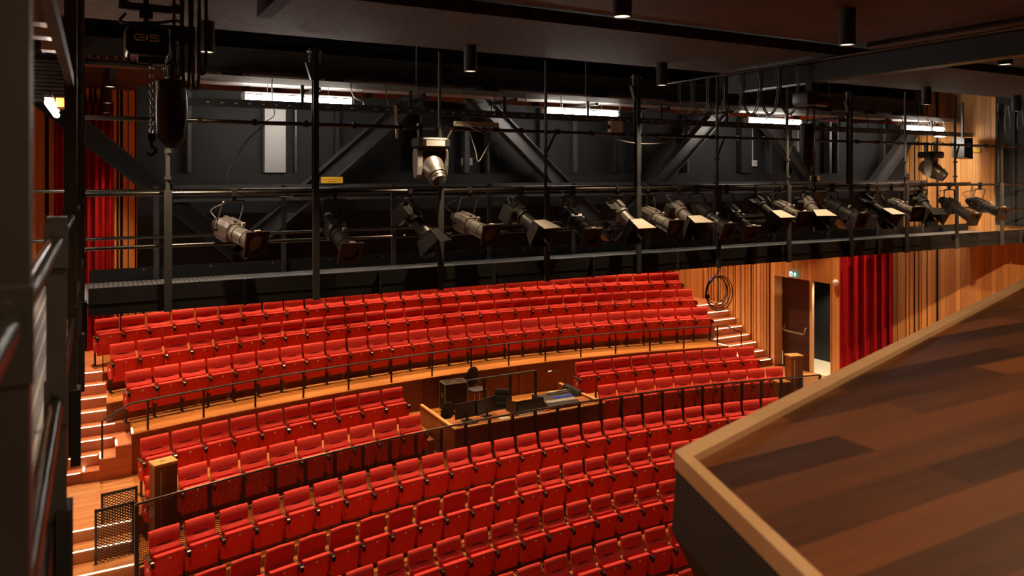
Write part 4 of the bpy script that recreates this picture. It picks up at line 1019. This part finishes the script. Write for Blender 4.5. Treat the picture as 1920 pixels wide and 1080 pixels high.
def bag(g, cx, cy, z0, z1, w_=.24, d=.16):
    rg = []; rn = random.Random(5)
    for k in range(19):
        t = k / 18; z = z1 + (z0 - z1) * t
        s_ = (.96 if t < .06 else .90 + .1 * math.sin(t * 4.0)) * (1 if t < .8 else math.sqrt(max(.16, 1 - ((t - .8) / .2) ** 2)))
        rg.append([(cx + w_ / 2 * s_ * math.cos(a) * (1 + .05 * math.sin(5 * a + 4 * t)), cy + d / 2 * s_ * math.sin(a) * (1 + .12 * math.sin(4 * a + 5 * t)), z) for a in [2 * PI * j / 28 for j in range(28)]])
    MB().loft(rg).build('chain_bag', 'cloth', g, smooth=True)
    MB().tube([(cx + w_ / 2 * math.cos(a), cy + d / 2 * math.sin(a), z1) for a in [2 * PI * j / 20 for j in range(20)]], .007, 5, closed=True).build('bag_rim', 'black', g)
hg = thing('chain_hoist', 'black electric chain hoist with silver-edged cover at the upper left, lettered GIS', 'hoist', (.36, 6.9, CZ + 1.08))
hz = math.radians(-3)
def rbox(x0, x1, y0, y1, z0, z1, r):
    out = []
    for y, k in ((y0, .94), (y0 + .03, 1), (y1 - .02, 1), (y1, .9)):
        cx_, cz_ = (x0 + x1) / 2, (z0 + z1) / 2; ring = []
        for ax, az, a0_ in ((1, 1, 0), (-1, 1, 90), (-1, -1, 180), (1, -1, 270)):
            for q in range(5):
                a = math.radians(a0_ + q * 22.5)
                ring.append((cx_ + (ax * ((x1 - x0) / 2 - r) + r * math.cos(a)) * k, y, cz_ + (az * ((z1 - z0) / 2 - r) + r * math.sin(a)) * k))
        out.append(ring)
    return MB().loft(out)
rbox(-.16, .17, -.13, .16, -.12, .12, .05).build('motor_body', 'lampbody', hg, smooth=True)
rbox(-.115, .155, -.145, -.12, -.095, .105, .03).build('cover_plate', 'case', hg, smooth=True)
lt = MB()
def stroke(pts): lt.tube([(x, -.149, z) for x, z in pts], .0055, 4)
stroke([(-.02, .045), (-.075, .045), (-.09, .03), (-.09, .015), (-.075, .0), (-.02, .0), (-.02, .022), (-.06, .022)])
stroke([(.0, .045), (.0, .0)])
stroke([(.09, .045), (.03, .045), (.02, .036), (.03, .024), (.08, .022), (.09, .012), (.08, .0), (.02, .0)])
lt.build('lettering', 'white', hg)
MB().tube(bend([(-.13, -.10, -.10), (-.13, -.10, -.18), (-.11, -.10, -.19), (.02, -.10, -.19), (.03, -.10, -.15)]), .01, 6).build('guard_bar', 'pipe', hg, smooth=True)
MB().box(-.06, .14, -.05, .10, -.17, -.11).build('chain_guide', 'lampbody', hg)
MB().tube([(0, 0, .12), (0, 0, .22)], .02, 8).box(-.05, .05, -.03, .03, .2, .26).build('suspension_hook', 'black', hg)
tb = MB().box(-.20, .26, -.03, .03, .26, .32)
for q in (-.16, .22): tb.tube([(q, -.05, .30), (q, .05, .30)], .04, 10)
tb.box(-.02, .02, -.02, .02, .3, .48).build('trolley', 'black', hg)
MB().tube(bend([(-.15, -.05, .22), (-.19, -.08, .15), (-.10, -.1, .14), (.1, -.06, .17), (.25, -.02, .20), (.28, 0, .1), (.2, 0, .0), (.22, 0, -.1), (.15, 0, -.17)]), .012, 6).build('supply_cable', 'blackcable', hg, smooth=True)
m = MB(); chain(m, (.04, 0, -.15), (.04, 0, -.74)); m.build('load_chain', 'pipe', hg)
m = MB(); chain(m, (.13, 0, -.15), (.17, 0, -.33)); m.build('slack_chain', 'pipe', hg)
hk = MB().box(.01, .07, -.02, .02, -.80, -.74).tube(bend([(.04, 0, -.80), (.04, 0, -.84), (.075, 0, -.88), (.04, 0, -.92), (.005, 0, -.90)]), .014, 6); hk.build('load_hook', 'blackmatt', hg, smooth=True)
bag(hg, .19, 0, -.86, -.30)
MB().tube([(.19, 0, -.17), (.19, 0, -.30)], .02, 6).build('bag_strap', 'pipe', hg)
hr = thing('chain_hoist', 'dark chain hoist with a long black chain bag hanging from the crane beam, upper right', 'hoist', (XBm, 6.75, CZ + .98))
rbox(-.20, .02, -.12, .12, -.09, .09, .04).build('motor_body', 'grey', hr, smooth=True)
MB().tube([(.02, 0, 0), (.30, 0, -.02)], .075, 14).build('motor', 'pipe', hr, smooth=True)
MB().box(-.03, .05, -.05, .05, .08, .21).build('trolley', 'black', hr)
MB().tube(bend([(-.16, .1, .45), (-.05, -.05, .42), (.06, -.06, .3), (.05, 0, .1)]), .012, 6).build('supply_cable', 'blackcable', hr, smooth=True)
m = MB(); chain(m, (-.05, 0, -.08), (-.05, 0, -.36)); m.build('load_chain', 'pipe', hr)
bag(hr, -.05, 0, -.93, -.33, .22)
m = MB(); chain(m, (.08, 0, -.08), (.08, 0, -1.0)); m.build('slack_chain', 'blackmatt', hr)
MB().box(.05, .11, -.02, .02, -1.08, -1.0).tube(bend([(.08, 0, -1.08), (.08, 0, -1.12), (.11, 0, -1.16), (.08, 0, -1.2), (.05, 0, -1.18)]), .012, 6).build('load_hook', 'blackmatt', hr)
bmL = thing('track_beam', 'dark steel track under the ceiling carrying the left hoist', 'beam')
MB().box(-.55, 1.35, 6.86, 6.94, CZ + 1.56, CZ + 1.60).box(.34, .38, 6.8, 7.0, CZ + 1.5, CZ + 1.6).build('track', 'black', bmL)
MB().box(1.22, 1.34, 2.0, 6.8, CZ + 1.36, CZ + 1.50).build('cross_track', 'blackmatt', bmL)
for k, (xx, yy_, zb) in enumerate(((.60, 6.9, .82), (.67, 6.95, .74), (.74, 6.9, .73), (.80, 6.95, .86))):
    o = MB()
    for dy in (-.03, .0, .03): o.tube(bend([(xx - .025, yy_ + dy, CZ + 1.56), (xx - .03, yy_ + dy, CZ + 1.2), (xx - .02, yy_ + dy, CZ + zb + .05), (xx, yy_ + dy, CZ + zb), (xx + .02, yy_ + dy, CZ + zb + .05), (xx + .03, yy_ + dy, CZ + 1.2), (xx + .025, yy_ + dy, CZ + 1.56)]), .010, 5)
    tag(o.build('festoon_cable', 'blackcable' if k % 2 else 'pipe', smooth=True), 'flat cable loop hanging beside the GIS hoist, ' + ORD[k + 1] + ' from the left', 'cable', 'festoon loops at the left hoist')
for k, yy_ in enumerate((8.9, 8.65)):
    o = MB().tube(bend([(16.75, yy_, CZ + 1.45), (16.68, yy_, CZ + 1.1), (16.72, yy_, CZ + .95), (16.85, yy_, CZ + .95), (16.90, yy_, CZ + 1.1), (16.82, yy_, CZ + 1.45)]), .016, 6)
    tag(o.build('festoon_cable', 'cable', smooth=True), 'pale tan cable loop hanging at the top right edge, the %s one' % ('left', 'right')[k], 'cable', 'tan cable loops at the right')

# coil of cable hanging under the catwalk
co = thing('cable_coil', 'coil of black cable hanging below the catwalk in front of the right wall boards', 'cable', (8.10, 8.36, CZ - 1.39))
for k, (r, dx, dz) in enumerate(((.235, 0, -.36), (.215, -.03, -.35), (.26, .04, -.38), (.20, -.02, -.33))):
    pts = [(dx + r * math.cos(a), .008 * k, dz + r * math.sin(a)) for a in [2 * PI * j / 32 for j in range(32)]]
    MB().tube(pts, .007, 5, closed=True).build('loop', 'blackcable', co, smooth=True)
MB().tube(bend([(.03, 0, .2), (.03, 0, .0), (-.02, 0, -.06), (-.10, 0, -.14)]), .007, 5).build('lead', 'blackcable', co)
MB().bar((-.17, 0, -.20), (-.09, 0, -.13), .025, .03).build('tape', 'bluetape', co)
MB().box(-.25, -.19, -.02, .02, -.43, -.38).build('plug', 'blackmatt', co)

# ------------------------------------------------------------------ side galleries
XG = -.112
gl = thing('side_gallery', 'steel gallery with grating floor along the left wall, its railing closest to the viewer', 'gallery')
MB().box(XL + .06, XG - .03, -2.5, YF - .002, CZ - 1.30, CZ - 1.266).box(XL + .06, XG - .03, YF + .002, YR, CZ - 1.30, CZ - 1.266).build('deck', 'grate', gl)
MB().box(XG - .028, XG - .005, -2.5, YF - .10, CZ - 1.385, CZ - 1.116).build('fascia_panel', 'fascia', gl)
for k, y in enumerate((-.15, 1.33, 2.87, 4.42, 5.9, 7.4)):
    tall = k in (1, 3, 4, 5)
    MB().box(XG - .028, XG + .028, y - .03, y + .03, CZ - 1.42, CZ + (1.9 if tall else -.137)).build('post', 'darksteel', gl)
    for zz in (-.19, -.69):
        MB().box(XG - .034, XG + .034, y - .05, y - .03, CZ + zz - .11, CZ + zz + .03).tube([(XG, y - .062, CZ + zz), (XG, y - .05, CZ + zz)], .012, 8).build('rail_bracket', 'darksteel', gl)
    MB().box(XG + .0, XG + .045, y - .06, y + .06, CZ - 1.46, CZ - 1.08).build('foot_plate', 'black', gl)
for z, nm in ((-.215, 'top_rail'), (-.73, 'middle_rail')):
    MB().tube([(XG, -2.5, CZ + z), (XG, YF - .1, CZ + z)], .0215, 14).build(nm, 'pipe', gl, smooth=True)
MB().box(XG - .015, XG + .015, 2.2, 4.42, CZ + .44, CZ + .50).build('upper_bar', 'black', gl)
for z in (-.19, -.748): MB().tube([(XL + .07, YR - .03, CZ + z), (XG, YR - .03, CZ + z)], .019, 8).build('end_rail', 'pipe', gl, smooth=True)
gr = thing('side_gallery', 'dark steel gallery at the right wall meeting the end of the catwalk', 'gallery')
MB().box(16.40, XR - .06, 2.0, YF - .12, CZ - 1.30, CZ - 1.266).build('deck', 'grate', gr)
MB().box(16.37, 16.395, 2.0, YF - .12, CZ - 1.385, CZ - 1.116).build('fascia_panel', 'fascia', gr)
for y in (3.0, 4.5, 6.0, 7.5): MB().box(16.36, 16.42, y - .03, y + .03, CZ - 1.39, CZ + 1.4).build('post', 'black', gr)
for z in (-.195, -.73): MB().tube([(16.39, 2.0, CZ + z), (16.39, YF - .1, CZ + z)], .021, 8).build('rail', 'pipe', gr, smooth=True)
o = MB().box(XR - .16, XR - .05, 8.4, 9.42, CZ - 1.1, CZ + 1.9).box(XR - .20, XR - .16, 9.0, 9.06, CZ - 1.1, CZ + 1.9).build('wall_column', 'panel')
tag(o, 'dark grey steel column cladding on the right wall at the catwalk end', 'column')
for i, (y, z) in enumerate(((5.1, .92), (5.8, .95), (6.9, 1.02))):
    g = thing('wall_box', 'small white box hanging above the left gallery, ' + ORD[i + 1] + ' from the viewer', 'box', (-.30, y, CZ + z), 0, 'white boxes above the left gallery')
    MB().box(-.07, .07, -.08, .08, -.06, .06).build('body', 'white', g); MB().box(.02, .05, -.085, .085, -.062, .062).build('bright_edge', 'stud', g)
    MB().box(-.01, .01, -.01, .01, .06, .98 if z < 1 else .92).build('rod', 'black', g)
g = thing('fluorescent_light', 'glowing fluorescent fitting along the left gallery with an orange plug', 'light', (-.36, 7.6, CZ + .62))
MB().tube([(0, 0, 0), (0, 1.6, 0)], .03, 8).build('tube', 'tube', g, smooth=True); MB().box(-.03, .03, 0, 1.6, .04, .07).build('housing', 'lightgrey', g)
MB().box(.05, .16, .2, .5, -.02, .06).build('plug', 'orange', g)
for q in (.3, 1.3): MB().box(-.004, .004, q, q + .008, .07, 1.36).build('rod', 'black', g)
sh = thing('louvre_panel', 'black louvred panel above the far end of the left gallery', 'panel', (-.62, 10.25, CZ + .84))
m = MB()
for k in range(11): m.box(-.5, .46, -.03, .03, .045 * k, .045 * k + .034)
m.build('louvres', 'black', sh); MB().box(-.5, .46, .03, .05, 0, .52).build('backing', 'blackmatt', sh)
t2 = thing('ladder_tray', 'brown-lit ladder cable tray above the left gallery behind the hoist', 'cable tray')
m = MB().box(-1.0, .95, 9.80, 9.82, CZ + 1.36, CZ + 1.43).box(-1.0, .95, 10.1, 10.12, CZ + 1.36, CZ + 1.43)
for k in range(22): m.box(-.98 + .09 * k, -.955 + .09 * k, 9.82, 10.1, CZ + 1.36, CZ + 1.375)
m.build('tray', 'pipe', t2)

# ------------------------------------------------------------------ suspended wooden reflector close to the viewer
ZS = CZ - .80
P0 = Vector((1.468, 1.691, 0)); u1 = Vector((.954, .300, 0)).normalized(); u2 = Vector((-.332, -.943, 0)).normalized()
Q1 = P0 + u1 * 6.2; Q2 = Q1 + u2 * 2.5; Q3 = P0 + u2 * 2.5
rf_ = thing('acoustic_reflector', 'large wooden reflector panel with pale edge trim, close up at lower right', 'reflector', (0, 0, 0))
def off(p, a, b, z): v = p + u1 * a + u2 * b; return (v.x, v.y, z)
tw = .075
MB().loft([[off(P0, .02, .02, ZS - .05), off(Q1, 0, .02, ZS - .05), off(Q2, 0, 0, ZS - .05), off(Q3, .02, 0, ZS - .05)], [off(P0, .02, .02, ZS - .022), off(Q1, 0, .02, ZS - .022), off(Q2, 0, 0, ZS - .022), off(Q3, .02, 0, ZS - .022)]]).build('top_panel', 'slabtop', rf_)
def strip(a0, b0, a1, b1, c0, d0, c1, d1):
    return MB().loft([[off(P0, *q, ZS - .05) for q in (a0, b0, a1, b1)], [off(P0, *q, ZS) for q in (a0, b0, a1, b1)]])
m = MB().loft([[off(P0, 0, 0, ZS - .05), off(P0, 6.2, 0, ZS - .05), off(P0, 6.2, tw, ZS - .05), off(P0, tw * .6, tw, ZS - .05)], [off(P0, 0, 0, ZS), off(P0, 6.2, 0, ZS), off(P0, 6.2, tw, ZS), off(P0, tw * .6, tw, ZS)]])
m.build('edge_trim', 'slabtrim', rf_)
m = MB().loft([[off(P0, 0, 0, ZS - .05), off(P0, tw * .6, tw, ZS - .05), off(P0, tw * .6, 2.5, ZS - .05), off(P0, 0, 2.5, ZS - .05)], [off(P0, 0, 0, ZS), off(P0, tw * .6, tw, ZS), off(P0, tw * .6, 2.5, ZS), off(P0, 0, 2.5, ZS)]])
m.build('edge_trim', 'slabtrim', rf_)
MB().loft([[off(P0, .004, .004, ZS - .05), off(Q1, 0, .004, ZS - .05), off(Q2, 0, 0, ZS - .05), off(Q3, .004, 0, ZS - .05)],
           [off(P0, -.03, .02, ZS - .21), off(Q1, 0, 0, ZS - .21), off(Q2, 0, 0, ZS - .21), off(Q3, -.03, 0, ZS - .21)],
           [off(P0, .10, .10, ZS - .42), off(Q1, -.1, .1, ZS - .42), off(Q2, -.1, -.1, ZS - .42), off(Q3, .10, -.1, ZS - .42)]]).build('underside', 'slabside', rf_)
for a, b in ((3.2, .9), (5.6, .9), (3.0, 2.2), (5.4, 2.2)):
    p = off(P0, a, b, ZS - .03); MB().tube([p, (p[0], p[1], CZ + 1.56)], .006, 6).build('suspension_wire', 'black', rf_)

# small flood lamp lighting the right wall boards
g = thing('work_light', 'small bright flood lamp behind the right end of the catwalk, shining on the pale boards', 'light', (16.05, 9.9, CZ + .83))
MB().loft([[(-.10, -.05, .0), (.14, -.05, .0), (.14, .07, .0), (-.10, .07, .0)], [(-.08, -.04, .07), (.12, -.04, .07), (.12, .06, .07), (-.08, .06, .07)]]).build('housing', 'lightgrey', g)
MB().box(-.09, .13, -.045, .065, -.008, .0).build('lamp_face', 'tube', g)
spot('work_light_beam', (16.05, 9.9, CZ + .80), (17.4, 10.2, CZ - .25), 130, 120, (1, .88, .70), .08, .8)

bt_ = MB().loft([[(3.60, 9.90, CZ + .95), (3.64, 9.90, CZ + .95), (3.64, 9.915, CZ + .95), (3.60, 9.915, CZ + .95)], [(3.61, 9.90, CZ + .80), (3.635, 9.90, CZ + .80), (3.635, 9.915, CZ + .80), (3.61, 9.915, CZ + .80)], [(3.625, 9.90, CZ + .50), (3.66, 9.90, CZ + .50), (3.66, 9.915, CZ + .50), (3.625, 9.915, CZ + .50)]])
tag(bt_.build('wooden_batten', 'slabtrim'), 'thin raw wooden batten hanging from the perforated channel left of the silver moving light', 'batten')
